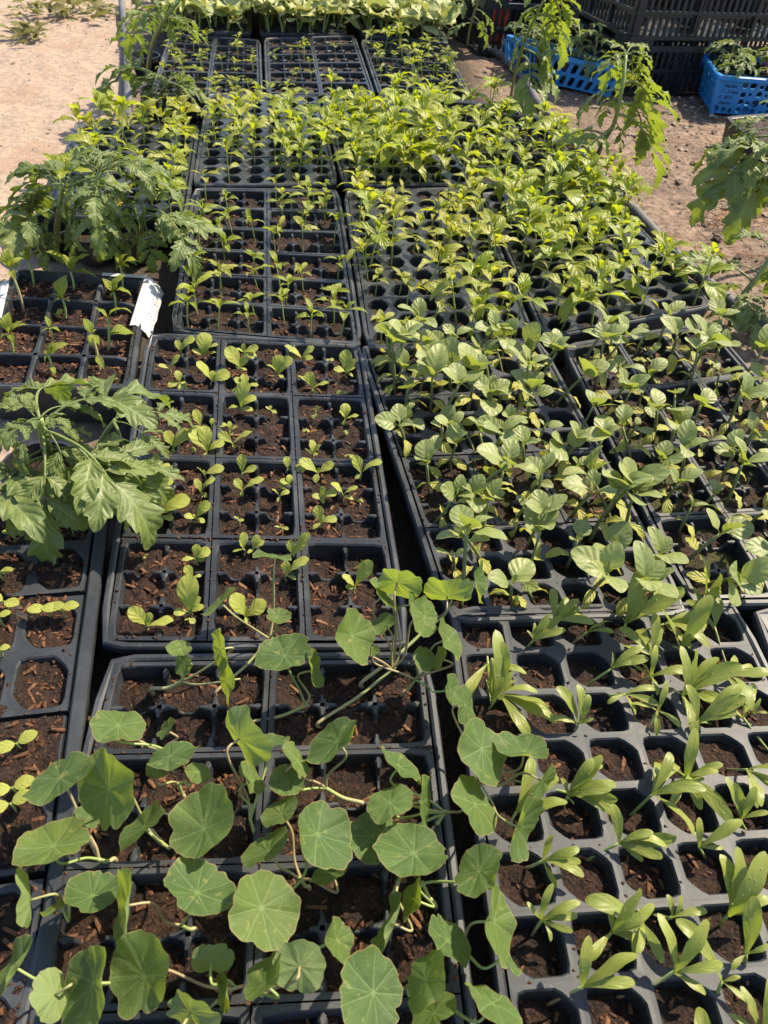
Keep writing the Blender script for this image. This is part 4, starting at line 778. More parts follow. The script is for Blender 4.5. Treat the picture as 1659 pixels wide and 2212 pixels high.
tomato('large near tomato at the left edge, leaf hanging over the front tray', [(112, 1075, g0), (112, 1010, .09), (95, 950, .15), (85, 905, .18)], [(.75, 105, 1200, .105), (.8, 312, 1085, .11), (.7, 230, 965, .13), (1., 105, 785, .17), (.9, 5, 1030, .14), (1., 215, 860, .17), (.95, 10, 840, .19), (.6, 215, 1030, .10), (1., 140, 900, .19), (1., 20, 930, .2), (.85, -40, 960, .16), (.5, 40, 1075, .1), (.9, 180, 1060, .12), (1., 60, 860, .2), (.8, 190, 920, .16)], TOML, .007, extra=5)
tomato('low tomato shoot between the stickered tray and spoon-leaved tray', [(190, 1010, .05), (225, 940, .10), (250, 905, .12)], [(1., 415, 880, .115), (1., 300, 845, .13), (.9, 310, 1085, .10), (.9, 360, 955, .11)], TOMB, .0035)
tomato('tall lanky tomato at the upper right, before the slotted blue basket', [(1104, 208, g0), (1112, 160, .11), (1133, 90, .22), (1165, 20, .30), (1180, -10, .33)], [(.4, 1165, 250, .10), (.45, 1230, 205, .12), (.55, 1090, 150, .16), (.7, 1240, 110, .2), (.8, 1095, 60, .26), (.9, 1235, 60, .24), (1., 1150, -30, .36), (.65, 1200, 150, .17), (.5, 1215, 170, .15), (.75, 1130, 30, .28), (1., 1240, 10, .3)], TOMY, .0045)
tomato('tall tomato with a yellow flower, leaning over the hose', [(1268, 395, g0), (1298, 318, .13), (1328, 262, .19), (1345, 180, .26), (1352, 120, .30)], [(.35, 1170, 290, .13), (.45, 1200, 390, .10), (.55, 1455, 360, .10), (.6, 1420, 290, .14), (.7, 1215, 240, .19), (.75, 1450, 250, .18), (.8, 1400, 190, .22), (.9, 1290, 150, .25), (1., 1390, 130, .29), (1., 1340, 90, .32), (.5, 1350, 330, .13), (.95, 1415, 170, .26), (1., 1310, 75, .33), (1., 1395, 80, .32), (1., 1420, 120, .3), (.97, 1300, 120, .31), (.65, 1290, 250, .18)], TOMY, .0055, flower=(1364, 160, .27))
tomato('near right tomato, long leaves hanging in from the photo edge', [(1730, 520, g0), (1710, 420, .14), (1690, 320, .22), (1680, 270, .25)], [(.8, 1508, 350, .17), (.75, 1500, 425, .15), (.9, 1560, 300, .22), (.95, 1590, 245, .25), (.7, 1600, 470, .14), (1., 1700, 200, .28), (.85, 1640, 330, .2), (.6, 1640, 440, .15)], TOML, .006, extra=4)
tomato('thick-stemmed tomato beside the tilted pepper tray, leaves hanging', [(1578, 705, .02), (1605, 640, .07), (1650, 580, .11), (1690, 500, .16)], [(.35, 1560, 600, .07), (.45, 1620, 680, .07), (.6, 1520, 560, .10), (.8, 1600, 480, .15), (.9, 1690, 620, .1), (.5, 1470, 530, .11), (.3, 1660, 720, .05), (.2, 1540, 700, .05)], TOML, .0065, extra=3)
tomato('small yellowish ferny tomato at the pepper tray edge, by the hose', [(1345, 452, .05), (1350, 410, .10), (1355, 385, .12)], [(1., 1415, 400, .10), (.9, 1290, 400, .11), (1., 1385, 365, .13), (.8, 1400, 440, .08), (.7, 1310, 440, .08)], TOMY, .003)
tomato('dark tomato behind the far right tray, against black crates', [(1008, 100, g0), (1015, 60, .12), (1030, 10, .22), (1040, -20, .27)], [(.4, 960, 70, .12), (.6, 1075, 60, .16), (.8, 970, 10, .24), (.9, 1090, 0, .25), (.5, 1060, 95, .1), (.7, 1020, -20, .25), (1., 1000, -40, .3)], TOM, .004)

# ------------------------------------------------------------------ cucumbers in the farthest trays
def cuc_tray(key, q, clabel, ilabel, seed):
    tray(key, q, (1, 4), (6, 3), 'hex', clabel, ilabel, mat='black', chips=60, res=.5, seed=seed)
a0, b0, c0 = M4aq.c[3], M4bq.c[3], M4cq.c[2]; xs = [M4aq.c[3]+np.array([-.05, .03, 0]), M4bq.c[3]+np.array([-.02, .04, 0]), M4cq.c[3]+np.array([.0, .06, 0]), M4cq.c[2]+np.array([.05, .06, 0])]
names = ['left', 'middle', 'right']; dv = unit(M4bq.c[3]-M4bq.c[0])
for row in range(2):
    for k in range(3):
        p0 = xs[k]+dv*(.56*row+.01); p1 = p0+unit(xs[k+1]-xs[k])*.285
        cuc_tray('C%d%d' % (row, k), Quad(p0, p1, p1+dv*.54, p0+dv*.54), 'black carrier tray under cucumbers, %s of its row, %s row' % (names[k], ['nearer', 'farthest'][row]), 'cell sheet of cucumbers, %s of its row, %s row' % (names[k], ['nearer', 'farthest'][row]), 50+row*3+k)
        wh = '%s %s cucumber tray' % (['near', 'far'][row], names[k])
        fill('C%d%d' % (row, k), wh, .6, lambda u: 'cuc', 'pale round-leaved cucumber', 'cucumber_seedling', 'seedling', 'cucumber seedlings in the farthest trays', dens=(lambda u, v: .95) if row == 0 else (lambda u, v: .7), sc=(1.35, 1.75), tilt=.25)

# ------------------------------------------------------------------ ground
def axis(*segs):
    o = []
    for a, b, n in segs: o += list(np.linspace(a, b, n, endpoint=False))
    return np.array(o+[segs[-1][1]])
gx = axis((-30, -6, 8), (-6, -2, 16), (-2, 2.6, 300), (2.6, 6, 14), (6, 30, 8)); gy = axis((-8, -.5, 8), (-.5, 3.6, 270), (3.6, 6, 50), (6, 60, 12))
X, Y = np.meshgrid(gx, gy); 
zz = .006*fbm(X, Y, 9, 3, 3)+.007*fbm(X, Y, 34, 3, 9)+.05*np.clip((np.hypot(X, Y)-4)/20, 0, 1)*fbm(X, Y, .5, 2, 4)
zz = zz+.010*np.clip((X-.35)/.2, 0, 1)*np.clip(fbm(X, Y, 22, 3, 21), 0, 1)*np.clip((4-Y), 0, 1)
tr = np.ones_like(X)
P = np.stack([X, Y, np.minimum(zz-.003, .006)], -1)
mb = MB(); mb.grid(P); 
m, t = nt('sandy_ground'); g = G(t); p = g.pos(); sx = g.n('SeparateXYZ'); t.links.new(p, sx.inputs[0])
n1 = g.noise(p, 5, 5, .6); n2 = g.noise(p, 60, 4, .7); n3 = g.noise(p, 320, 3, .7)
left = g.mix(g.ramp(n2, .3, .7), (.235, .172, .13), (.36, .272, .208)); left = g.mix(g.math('MULTIPLY', g.ramp(n1, .52, .66), .5), left, (.27, .17, .11))
right = g.mix(g.ramp(n2, .32, .7), (.075, .05, .035), (.26, .178, .125)); right = g.mix(g.math('MULTIPLY', g.ramp(n1, .45, .62), .5), right, (.085, .055, .038))
right = g.mix(g.math('MULTIPLY', g.ramp(n3, .62, .7), .5), right, (.46, .40, .34))
side = g.ramp(g.math('ADD', sx.outputs[0], g.math('MULTIPLY', n1, .2)), -.2, .3); col = g.mix(side, left, right)
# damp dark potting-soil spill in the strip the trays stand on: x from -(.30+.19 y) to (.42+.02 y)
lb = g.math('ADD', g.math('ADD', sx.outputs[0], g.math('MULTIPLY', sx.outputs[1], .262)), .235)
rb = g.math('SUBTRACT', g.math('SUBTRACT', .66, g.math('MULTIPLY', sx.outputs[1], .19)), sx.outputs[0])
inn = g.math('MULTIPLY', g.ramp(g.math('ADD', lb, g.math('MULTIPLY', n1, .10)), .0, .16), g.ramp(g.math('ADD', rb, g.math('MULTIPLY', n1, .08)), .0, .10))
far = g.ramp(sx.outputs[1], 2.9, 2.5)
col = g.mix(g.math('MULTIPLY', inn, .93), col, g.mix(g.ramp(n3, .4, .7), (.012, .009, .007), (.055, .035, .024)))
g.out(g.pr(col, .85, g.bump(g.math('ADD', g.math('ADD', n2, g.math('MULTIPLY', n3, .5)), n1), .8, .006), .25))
gr = link('ground', mb.mesh('ground', m)); tag(gr, kind='structure')
# grit and clods
mb = MB(); r = np.random.RandomState(5)
def clod(mb, x, y, s, hue):
    V = np.array([[1, 0, 0], [-1, 0, 0], [0, 1, 0], [0, -1, 0], [0, 0, 1], [0, 0, -1], [.6, .6, .5], [-.6, .6, .5], [-.6, -.6, .5], [.6, -.6, .5]])*r.uniform(.6, 1.15, (10, 1))*[s, s, s*.7]
    F = [(4, 6, 0), (4, 0, 9), (4, 9, 3), (4, 3, 8), (4, 8, 1), (4, 1, 7), (4, 7, 2), (4, 2, 6), (0, 6, 2), (0, 3, 9), (1, 8, 3), (1, 2, 7), (5, 2, 0), (5, 1, 2), (5, 3, 1), (5, 0, 3)]
    a = r.uniform(0, 6); c, q = math.cos(a), math.sin(a); V = V@np.array([[c, -q, 0], [q, c, 0], [0, 0, 1]]).T
    iz = np.interp(x, gx, np.arange(len(gx))); jz = np.interp(y, gy, np.arange(len(gy))); zb = P[int(round(jz)), int(round(iz)), 2]
    mb.add(V+[x, y, zb+s*.2], F, hue)
for k in range(8000):
    x, y = r.uniform(.42, 1.9), r.uniform(.5, 3.0)
    if x < .55-.12*y+.25: continue
    clod(mb, x, y, r.choice([.002, .003, .0045, .008, .012], p=[.36, .3, .2, .1, .04]), r.uniform(0, 1))
for k in range(1500): clod(mb, r.uniform(-1.7, -.55), r.uniform(.8, 3.6), r.choice([.0015, .0025, .004, .008], p=[.5, .35, .13, .02]), r.uniform(.3, 1))
m, t = nt('grit'); g = G(t); c = g.mix(g.attr('lt'), (.07, .047, .032), (.33, .25, .19)); g.out(g.pr(c, .85, g.bump(g.noise(g.pos(), 400, 3), .5, .001), .25))
tag(link('grit', mb.mesh('grit', m, False)), 'loose pale grit and small clods scattered over the sandy ground', 'grit', kind='stuff')
mb = MB()
def bits(cx, cy, sp, n, L, rad=.0007):
    for k in range(n):
        a = r.uniform(0, 2*PI); q = np.array(at(cx, cy, .008))+[r.normal(0, sp), r.normal(0, sp), r.uniform(0, .006)]; l = L*r.uniform(.4, 1.2); d = np.array([math.cos(a), math.sin(a), r.uniform(-.1, .1)])*l/2
        mb.tube([q-d, q+np.array([r.normal(0, .1)*l, r.normal(0, .1)*l, .002]), q+d], rad, 4)
bits(1585, 478, .035, 90, .03); bits(1540, 440, .05, 30, .03); bits(1500, 190, .08, 25, .06); bits(1570, 540, .04, 20, .03); bits(1380, 330, .1, 30, .03); bits(1640, 560, .05, 15, .03)
tag(link('straw', mb.mesh('straw', M['straw'])), 'orange dry straw bits strewn over the sandy ground at right', 'straw', kind='stuff')
mb = MB()
for k in range(150):
    big = k < 110
    q = at(*( (random.gauss(150, 60), random.gauss(22, 9)) if big else (random.gauss(55, 18), random.gauss(75, 8))), .012); a = r.uniform(0, 6); e = r.uniform(-.1, .6); L = r.uniform(.02, .07)
    leaf_into(mb, 'lance', .4, r.uniform(-1, 2), .4, .2, r, 6, 1, X=np.array(frame(q, q+L*np.array([math.cos(a), math.sin(a), math.sin(e)]), r.uniform(-1, 1))))
tag(link('leaf_litter', mb.mesh('leaf_litter', M['litter'])), 'wilted weeds and leaf litter on the sand at the far left', 'leaf litter', kind='stuff')

# ------------------------------------------------------------------ hoses
def hose(pts, rad, label, name='irrigation_hose', z=.012):
    mb = MB(); mb.tube(catmull([at(*p, z) for p in pts], 8), rad, 12, lt=0.); return tag(centred(mb, name, M['hose']), label, 'hose')
hose([(1022, 102), (1050, 106), (1086, 122), (1112, 150), (1137, 179), (1162, 222), (1187, 250), (1226, 292), (1262, 340), (1310, 395), (1380, 465), (1466, 558), (1520, 604), (1566, 643), (1623, 686), (1680, 728), (1760, 800)], .011, 'grey rubber hose curving along the right side of the trays')
hose([(262, 0), (267, 39), (274, 100), (276, 161), (277, 215), (276, 290)], .011, 'straight grey pipe between the sandy path and the far left tray', 'irrigation_pipe', .014)

# ------------------------------------------------------------------ baskets and crates
def panel(mb, c, nx, ny, hole, th=.004, k=4, m=0):
    "perforated wall; c = 4 corners (bottom-left, bottom-right, top-right, top-left) seen from outside"
    c = [np.asarray(p, float) for p in c]; n = unit(np.cross(c[1]-c[0], c[3]-c[0])); w = np.linalg.norm(c[1]-c[0]); l = np.linalg.norm(c[3]-c[0])
    def W(P, off): u = P[:, 0:1]; v = P[:, 1:2]; return (c[0]*(1-u)+c[1]*u)*(1-v)+(c[3]*(1-u)+c[2]*u)*v-n*off
    sq, _ = rrect(1, 1, .1, k)
    for i in range(nx):
        for j in range(ny):
            cu, cv = (i+.5)/nx, (j+.5)/ny; A_ = sq*[.5/nx, .5/ny]+[cu, cv]; h = hole(i, j, w/nx, l/ny)
            if h is None:
                for off, fl in ((0, 1), (th, 0)): f = tuple(range(4*k)); mb.add(W(A_, off), [f if fl else f[::-1]], 0, 0, m)
                continue
            kind, hx, hy, ox, oy, sk = h
            if kind == 'o': H = sq/np.linalg.norm(sq, axis=1)[:, None]*[hx, hy]
            else: H = rrect(hx, hy, min(hx, hy)*.35, k)[1]
            H = H+np.array([1, 0])*sk*H[:, 1:2]+[ox, oy]; H = H/[w, l]+[cu, cv]
            ring(mb, W(A_, 0), W(H, 0), m); ring(mb, W(H, 0), W(H, th), m); ring(mb, W(H, th), W(A_, th), m)
def basket(label, bl, fl, fr_, h, wd, hole_f, hole_s, nf, ns, taper=.10):
    BL, FL = at(*bl, h), at(*fl, h); d = unit(at(*fr_, h)-FL); FR = FL+d*wd; BR = BL+FR-FL; top = [FL, FR, BR, BL]; ctr = sum(top)/4
    bot = [ctr+(p-ctr)*(1-taper) for p in top]
    for p in bot: p[2] = .006
    org = ctr.copy(); org[2] = .006
    o = empty('plastic_basket', org, label, 'basket', 'blue plastic baskets')
    mb = MB(); tl = [np.array([*p[:2], h-.012]) for p in top]
    panel(mb, [bot[0], bot[1], tl[1], tl[0]], *nf, hole_f); panel(mb, [bot[1], bot[2], tl[2], tl[1]], *ns, hole_s)
    panel(mb, [bot[2], bot[3], tl[3], tl[2]], *nf, hole_f); panel(mb, [bot[3], bot[0], tl[0], tl[3]], *ns, hole_s)
    mb.add(bot, [(0, 1, 2, 3)]); mb.add([p+[0, 0, .004] for p in bot], [(0, 1, 2, 3)])
    for a, b in zip(bot, tl): mb.tube([a, (a+b)/2, b], .007, 8)
    mb.v = [v-org for v in mb.v]; link('basket_body', mb.mesh('basket_body', M['blue'], False), o)
    rm = MB(); lp = []
    q = Quad(*top); _, Rr = rrect(q.w/2+.006, q.l/2+.006, .022, 10)
    L = [(0., h-.014), (.004, h-.012), (.004, h-.002), (.001, h), (-.008, h), (-.010, h-.003), (-.010, h-.014)]
    loops = []
    for e, z in L:
        _, R2 = rrect(q.w/2+.004+e, q.l/2+.004+e, .022+e, 10); loops.append(q.p(R2[:, 0]/q.w+.5, R2[:, 1]/q.l+.5, z))
    for a, b in zip(loops[:-1], loops[1:]): ring(rm, a, b)
    ring(rm, loops[-1], loops[0]); rm.v = [v-org for v in rm.v]; link('rim', rm.mesh('basket_rim', M['blue']), o)
    return o, top, bot, org
r = np.random.RandomState(8)
def slot_f(i, j, w, l): return ('r', w*.28, l*.36, 0, 0, .28)
def slot_s(i, j, w, l): return ('r', w*.28, l*.44, 0, 0, 0)
bk1, top1, bot1, _ = basket('low blue basket with slanted slots, holding dark tomato seedlings', (1095, 74), (1176, 112), (1330, 145), .088, .245, slot_f, slot_s, (8, 2), (9, 1))
sizes = [.36, .24, .42, .30, .20, .38, .27, .44, .22, .33]
def hole_f(i, j, w, l):
    if i < 3 and j > 0: return None
    s = min(w, l)*sizes[(i*3+j*7+(i*j)) % 10]*1.12; return ('o', s, s, w*.08*math.sin(i*2.3+j), l*.10*math.cos(i*1.7+j*2.1), 0)
def hole_s(i, j, w, l): s = min(w, l)*sizes[(i*5+j*3) % 10]*1.05; return ('o', s, s, 0, l*.1*math.cos(i*2+j), 0)
bk2, top2, bot2, org2 = basket('blue basket with round holes and marker writing, holding pink-labelled tomatoes', (1519, 113), (1556, 162), (1659, 170), .108, .34, hole_f, hole_s, (14, 4), (9, 4), .08)
# marker writing on the round-holed basket
def writing(lines, origin, dx, dy, size, mat, parent, org):
    n = unit(np.cross(dx, dy))
    for k, (txt, off) in enumerate(lines):
        cu = bpy.data.curves.new('writing', 'FONT'); cu.body = txt; cu.size = size; cu.extrude = .0002; cu.shear = .15
        tmp = bpy.data.objects.new('tmp', cu); COL.objects.link(tmp); bpy.context.view_layer.update(); me = bpy.data.meshes.new_from_object(tmp.evaluated_get(bpy.context.evaluated_depsgraph_get())); bpy.data.objects.remove(tmp); me.materials.clear(); me.materials.append(mat); me.name = 'marker_writing'
        o = link('marker_writing', me, parent); p = origin+dx*off-dy*size*1.12*k+n*.0012-org
        o.matrix_basis = Matrix(((dx[0], dy[0], n[0], p[0]), (dx[1], dy[1], n[1], p[1]), (dx[2], dy[2], n[2], p[2]), (0, 0, 0, 1)))
fx = unit(top2[1]-top2[0]); fy = unit(np.array([*top2[0][:2], .096])-bot2[0])
writing([('Market', .004), ('7 - 2 mos', .0), ('3.  8/15', .0), ('cherry', .006)], bot2[0]+fx*.016+fy*.073, fx, unit(fy-fx*np.dot(fx, fy)), .0135, M['ink'], bk2, org2)
def crate(label, FL, dx, dyv, w, d, h, z0, tape=False):
    "open black slatted crate; FL = front-left bottom corner"
    dz = np.array([0, 0, 1.]); o = empty('slatted_crate', FL+dz*z0, label, 'crate', 'black slatted crates'); org = FL+dz*z0
    c = [np.zeros(3), dx*w, dx*w+dyv*d, dyv*d]; mb = MB()
    def slats(i, j, ww, l):
        return ('r', ww*.30, l*.40, 0, 0, 0)
    def wall(a, b, n):
        panel(mb, [a, b, b+dz*(h-.012), a+dz*(h-.012)], n, 2, lambda i, j, ww, l: (None if i in (0, n-1) else (('r', ww*.46, l*.34, 0, 0, 0) if j == 1 and (i == n//3 or i == 2*n//3) else slats(i, j, ww, l))), .006, 3)
        m_ = unit(b-a); nn = np.cross(m_, dz); Mx = np.stack([m_, nn, dz], 1); L = np.linalg.norm(b-a)
        for zz, hh, oo in ((h-.010, .016, .004), (h*.5, .007, .003), (.004, .010, .003)): mb.box((a+b)/2+dz*zz+nn*oo, (L+.012-.001*hh, .013, hh), Mx)
        for e in (a+m_*.035, b-m_*.035): mb.box(e+dz*(h+.006)+nn*.001, (.085, .011, .018), Mx)
        for f in (.0, .33, .66, 1.): mb.box(a+(b-a)*f+dz*h*.5+nn*.005, (.007, .008, h-.03), Mx)
    n1, n2 = int(w/.022), int(d/.022)
    wall(c[0], c[1], n1); wall(c[1], c[2], n2); wall(c[2], c[3], n1); wall(c[3], c[0], n2)
    mb.add([p+dz*.003 for p in c], [(0, 1, 2, 3)])
    link('crate_body', mb.mesh('crate_body', M['crate'], False), o)
    if tape:
        tb = MB(); m_ = -dyv; nn = np.cross(m_, dz); Mx = np.stack([m_, nn, dz], 1)
        tb.box(c[3]*.62+dz*(h-.004)+nn*.004, (.07, .022, .026), Mx); link('tape', tb.mesh('tape', M['bluetape']), o)
    return o
f1 = at(1330, 206, 0); dxc = unit(at(1700, 203, 0)-f1); dyc = np.array([-dxc[1], dxc[0], 0])
crate('lower black slatted crate of the stack, resting on the ground', f1, dxc, dyc, .62, .40, .135, .003)
crate('upper black slatted crate with blue tape on its rim', f1, dxc, dyc, .62, .40, .135, .152, True)
f2 = at(1036, 122, 0)+np.array([0, .02, 0]); crate('black slatted crate behind the slotted blue basket', f2, dxc, dyc, .46, .38, .15, .003)
f3 = f1+dyc*.46+dxc*.05; crate('lower black slatted crate standing behind the crate stack', f3, dxc, dyc, .62, .40, .17, .003); crate('upper black slatted crate standing behind the crate stack', f3, dxc, dyc, .62, .40, .17, .19)
f4 = f2+dyc*.46-dxc*.1; crate('farthest black slatted crate, behind the slotted basket\'s neighbour', f4, dxc, dyc, .6, .4, .18, .003)
# a red bucket seen through the slats
mb = MB(); c0_ = f2+dxc*.10+dyc*.18; n = 20
for k, (rr_, z_) in enumerate([(.055, .01), (.065, .13), (.068, .135), (.062, .132), (.052, .015)]):
    Lp = np.array([[c0_[0]+rr_*math.cos(2*PI*i/n), c0_[1]+rr_*math.sin(2*PI*i/n), z_] for i in range(n)])
    if k: ring(mb, prev, Lp)
    prev = Lp
mb.add(prev, [tuple(range(n))]); tag(centred(mb, 'pot', M['red']), 'faded red pot seen between the slats of the dark crate', 'pot')
# pots and young tomatoes in baskets and crates
def pot(c, r0, h, label, z0=.012):
    mb = MB(); n = 24; prev = None; c = np.array(c, float); o = empty('plant_pot', (c[0], c[1], z0), label, 'pot', 'black nursery pots')
    for rr_, z_ in [(r0*.75, 0), (r0, h-.012), (r0*1.07, h-.012), (r0*1.07, h), (r0*1.0, h), (r0*.97, h-.014), (r0*.9, h-.03)]:
        Lp = np.array([[rr_*math.cos(2*PI*i/n), rr_*math.sin(2*PI*i/n), z_] for i in range(n)])
        if prev is not None: ring(mb, prev, Lp)
        prev = Lp
    link('pot_body', mb.mesh('pot_body', M['potlip']), o)
    s = MB(); s.add(np.concatenate([Lp+[0, 0, .012], [[0, 0, h-.014]]]), [(i, (i+1) % n, n) for i in range(n)]); link('soil', s.mesh('pot_soil', M['soil']), o); return np.array([c[0], c[1], z0+h-.016])
def young(P, label, h, L, n, meshes, lean=.3):
    o = empty('tomato_plant', P, label, 'tomato plant', 'young tomatoes in the baskets and crates'); a = random.uniform(0, 6); c = catmull([(0, 0, -.004), (h*lean*.4*math.cos(a), h*lean*.4*math.sin(a), h*.5), (h*lean*math.cos(a), h*lean*math.sin(a), h)], 4)
    mb = MB(); mb.tube(c, [.0028, .0018], 6, lt=None); link('stem', mb.mesh('tomato_stem', M['stom']), o)
    for k in range(n):
        q = .45+.55*k/max(n-1, 1); B = c[int(q*(len(c)-1))]; az = a+k*2.4; el = random.uniform(-.2, .5); T = B+L*random.uniform(.8, 1.2)*np.array([math.cos(az)*math.cos(el), math.sin(az)*math.cos(el), math.sin(el)]); l = link('leaf', random.choice(meshes), o); l.matrix_basis = frame(B, T, random.uniform(-.3, .3))
def inbasket(top, u, v): a, b, c, d = top; return (a*(1-u)+b*u)*(1-v)+(d*(1-u)+c*u)*v
for k, (u, v, lab) in enumerate([(.2, .3, 'front left'), (.52, .3, 'front middle'), (.82, .3, 'front right'), (.2, .72, 'back left'), (.52, .75, 'back middle'), (.82, .72, 'back right')]):
    P = pot(inbasket(top1, u, v), .034, .065, 'black nursery pot at the %s of the slotted blue basket' % lab); young(P, 'young dark tomato in the %s pot of the slotted blue basket' % lab, random.uniform(.05, .09), .085, 6, TOM)
for k, (u, v, lab) in enumerate([(.22, .28, 'front left'), (.58, .28, 'front middle'), (.2, .72, 'back left'), (.58, .74, 'back middle'), (.88, .5, 'right')]):
    P = pot(inbasket(top2, u, v), .048, .078, 'black nursery pot at the %s of the round-holed blue basket' % lab); young(P, 'young tomato in the %s pot of the round-holed blue basket' % lab, random.uniform(.05, .10), .10, 6, TOM)
for k, (x, y, z, lab) in enumerate([(1559, 150, .10, 'tall, leftmost'), (1589, 128, .10, 'thin, beside the back pot'), (1634, 150, .10, 'leaning, beside the front plant'), (1650, 160, .10, 'bent low at the front'), (1656, 132, .11, 'near the photo edge')]):
    mb = MB(); B = at(x, y, z-.03); ax = unit(np.array([.15*(k % 3-1), -.05, 1.])); s_ = unit(np.array([1., .4*(k-2), 0])); nn = np.cross(s_, ax)
    w = .0045; mb.add([B-s_*w*.3, B+s_*w*.3, B+ax*.018+s_*w, B+ax*.055+s_*w, B+ax*.055-s_*w, B+ax*.018-s_*w]+[q+nn*.0009 for q in (B-s_*w*.3, B+s_*w*.3, B+ax*.018+s_*w, B+ax*.055+s_*w, B+ax*.055-s_*w, B+ax*.018-s_*w)], [(0, 1, 2, 3, 4, 5), (11, 10, 9, 8, 7, 6)]+[(i, i+6, (i+1) % 6+6, (i+1) % 6) for i in range(6)])
    tag(centred(mb, 'plant_label', M['pink'], smooth=False), 'pink plant label, %s, in the round-holed blue basket' % lab, 'plant label', 'pink plant labels')
mb = MB(); B = at(1523, 128, .10); mb.box(B+np.array([.0, 0, .015]), (.016, .0012, .065), np.array(Matrix.Rotation(.15, 3, 'Y'))); tag(centred(mb, 'plant_label', M['bluetag'], smooth=False), 'dark blue plant label standing at the left end of the round-holed basket', 'plant label')
for k in range(6):
    P = f1+dxc*(.08+.10*k)+dyc*(.12+.16*(k % 2)); P = np.array([P[0], P[1], .17]); P = pot(P, .04, .08, 'black nursery pot in the upper taped crate, %s from left' % NUM[k+1], .165); young(P, 'young tomato in the upper taped crate, %s from left' % NUM[k+1], random.uniform(.07, .12), .10, 6, TOM if k % 2 else TOMY)
for k in range(4):
    P = f3+dxc*(.1+.14*k)+dyc*.2; P = pot(P, .045, .09, 'black nursery pot in the crate behind the stack, %s from left' % NUM[k+1], .20); young(P, 'young tomato in the crate behind the stack, %s from left' % NUM[k+1], .12, .11, 7, TOM)
for k in range(3):
    P = f4+dxc*(.1+.15*k)+dyc*.2; P = pot(P, .045, .09, 'black nursery pot in the farthest crate, %s from left' % NUM[k+1], .02); young(P, 'young tomato in the farthest crate, %s from left' % NUM[k+1], .2, .12, 8, TOMY)
for k, (x, y, lab) in enumerate([(115, 548, 'leftmost under the left tomato clump'), (212, 562, 'middle under the left tomato clump'), (300, 557, 'right under the left tomato clump'), (112, 1078, 'under the large near tomato')]):
    pot(at(x, y, 0), .042, .05, 'black nursery pot, %s' % lab, .003)
for x, y in [(318, 164), (345, 242)]: pot(at(x, y, 0), .04, .05, 'black nursery pot at the foot of the %s far left tomato' % ('tall' if x < 330 else 'sprawling'), .003)

# ------------------------------------------------------------------ stickers on the large-celled tray
def sticker(a, b, drop, label, marks):
    "paper wrapped over the rim from a to b (world), hanging by drop"
    mb = MB(); n = 10; d = b-a; nn = unit(np.cross(unit(d), [0, 0, 1.])); P = []
    for i in range(n+1):
        q = a+d*i/n; wob = .0005*math.sin(i*1.9)
        P.append([q-nn*.006+[0, 0, .0022], q+nn*(.001+wob)+[0, 0, .0034], q+nn*(.006+wob)+[0, 0, .001], q+nn*(.007+drop*.30+wob*1.5)+[0, 0, -drop*(.40+.02*math.sin(i*.7))], q+nn*(.007+drop*.48+wob*2)+[0, 0, -drop*(.85+.05*math.sin(i*1.3+1))]])
    mb.grid(np.array(P)); org = (a+b)/2; mb.v = [v-org for v in mb.v]; o = link('paper_sticker', mb.mesh('paper_sticker', M['white']), None); o.location = org
    tag(o, label, 'sticker', 'white paper stickers on the tray rim')
    if marks:
        k = MB(); rr_ = random.Random(4)
        for line in range(5):
            f = .25+.1*line
            for w in range(3):
                q = a+d*(f+.0)+nn*(.0105+drop*(.12+.13*w))+np.array([0, 0, -drop*(.10+.16*w)]); k.add([q, q+unit(d)*.0018, q+unit(d)*.0026-[0, 0, .0045], q-[0, 0, .0045]], [(0, 1, 2, 3)])
        k.v = [v-org for v in k.v]; link('faint_print', k.mesh('faint_print', M['faint'], False), o)
        s = MB(); q = a+d*.62+nn*(.0100+drop*.30)-np.array([0, 0, drop*.34]); u_ = unit(d); pts = [q+u_*.004*math.cos(t_)*(1 if i % 2 else .45)+np.array([0, 0, .004*math.sin(t_)*(1 if i % 2 else .45)]) for i, t_ in enumerate(np.linspace(0, 2*PI, 11)[:-1])]
        s.add(pts, [tuple(range(10))]); s.v = [v-org for v in s.v]; link('green_mark', s.mesh('green_mark', M['leafmark'], False), o)
sticker(at(290, 706, ZT), at(321, 604, ZT), .026, 'white crumpled paper sticker folded over the right rim, with faint print', True)
sticker(at(318, 600, ZT), at(222, 594, ZT), .004, 'narrow white paper strip along the back rim of the large-celled tray', False)
sticker(at(12, 612, ZT), at(-6, 690, ZT), .030, 'white crumpled paper sticker on the left rim, cut by the photo edge', False)

# ------------------------------------------------------------------ past 300 peppers: the farthest become one mass
pep = sorted([o for o in COL.objects if o.parent is None and o.name.startswith('pepper_seedling')], key=lambda o: (o.location-Vector(CAM)).length)
if len(pep) > 300:
    far_, names_ = MB(), ['sgreen', 'pepy', 'pepg']
    for o in pep[300:]:
        X0 = Matrix.LocRotScale(o.location, o.rotation_quaternion, o.scale)
        for c in list(o.children):
            me = c.data; n = len(me.vertices); V = np.zeros(n*3); me.vertices.foreach_get('co', V); X = np.array(X0 @ c.matrix_basis)
            lt = np.zeros(n, np.float32); ls = np.zeros(n, np.float32); me.attributes['lt'].data.foreach_get('value', lt); me.attributes['ls'].data.foreach_get('value', ls)
            far_.add(V.reshape(-1, 3)@X[:3, :3].T+X[:3, 3], [tuple(p.vertices) for p in me.polygons], lt, ls, names_.index(next(k for k in names_ if M[k] == me.materials[0])))
            bpy.data.objects.remove(c)
        bpy.data.objects.remove(o)
    tag(centred(far_, 'far_peppers', [M[k] for k in names_]), 'remaining small pepper seedlings standing in the farthest sparse trays', 'seedlings', kind='stuff')
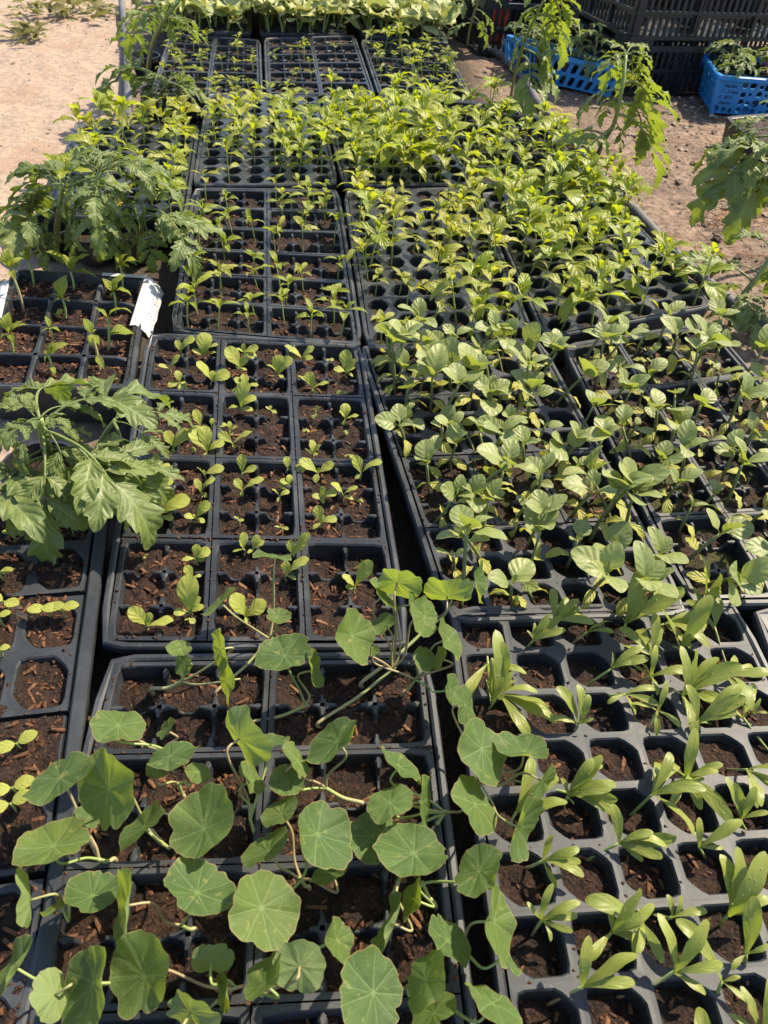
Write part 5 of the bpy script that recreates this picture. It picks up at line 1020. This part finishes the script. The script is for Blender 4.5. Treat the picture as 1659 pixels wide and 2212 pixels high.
# ------------------------------------------------------------------ unique labels
seen = {}
for o in COL.objects:
    if o.parent is None and 'label' in o: seen.setdefault(o['label'], []).append(o)
for lab, L in seen.items():
    if len(L) > 1:
        L.sort(key=lambda o: o.location.x)
        w = ['left', 'right'] if len(L) == 2 else ['leftmost', 'middle', 'rightmost', 'fourth', 'fifth'][:len(L)]
        for o, q in zip(L, w): o['label'] = lab.replace(', cell', ', %s plant in cell' % q, 1) if ', cell' in lab else q+' '+lab
# ------------------------------------------------------------------ light, sky, camera
AZ, EL = math.radians(52), math.radians(50)
w = bpy.data.worlds.new('World'); SC.world = w; w.use_nodes = True; nt_ = w.node_tree; bg = nt_.nodes['Background']; sk = nt_.nodes.new('ShaderNodeTexSky'); sk.sky_type = 'NISHITA'; sk.sun_disc = False; sk.sun_elevation = EL; sk.sun_rotation = AZ
nt_.links.new(sk.outputs[0], bg.inputs[0]); bg.inputs[1].default_value = .135
L = bpy.data.lights.new('Sun', 'SUN'); L.energy = 5.0; L.angle = math.radians(.55); L.color = (1, .87, .65); lo = bpy.data.objects.new('Sun', L); COL.objects.link(lo)
sd = Vector((math.sin(AZ)*math.cos(EL), math.cos(AZ)*math.cos(EL), math.sin(EL))); lo.rotation_euler = sd.to_track_quat('Z', 'Y').to_euler(); lo.location = sd*5
cd = bpy.data.cameras.new('Camera'); co = bpy.data.objects.new('Camera', cd); COL.objects.link(co); SC.camera = co
cd.sensor_fit = 'HORIZONTAL'; cd.sensor_width = 36; cd.lens = FPX/1659*36; cd.clip_start = .02; cd.clip_end = 300
co.matrix_world = Matrix(((CR[0], CU[0], -CF[0], CAM[0]), (CR[1], CU[1], -CF[1], CAM[1]), (CR[2], CU[2], -CF[2], CAM[2]), (0, 0, 0, 1)))
cd.dof.use_dof = True; cd.dof.focus_distance = .80; cd.dof.aperture_fstop = 22
SC.view_settings.view_transform = 'Standard'; SC.view_settings.look = 'None'; SC.view_settings.exposure = 1.15; SC.view_settings.gamma = 1
SC.cycles.max_bounces = 8; SC.cycles.transparent_max_bounces = 4
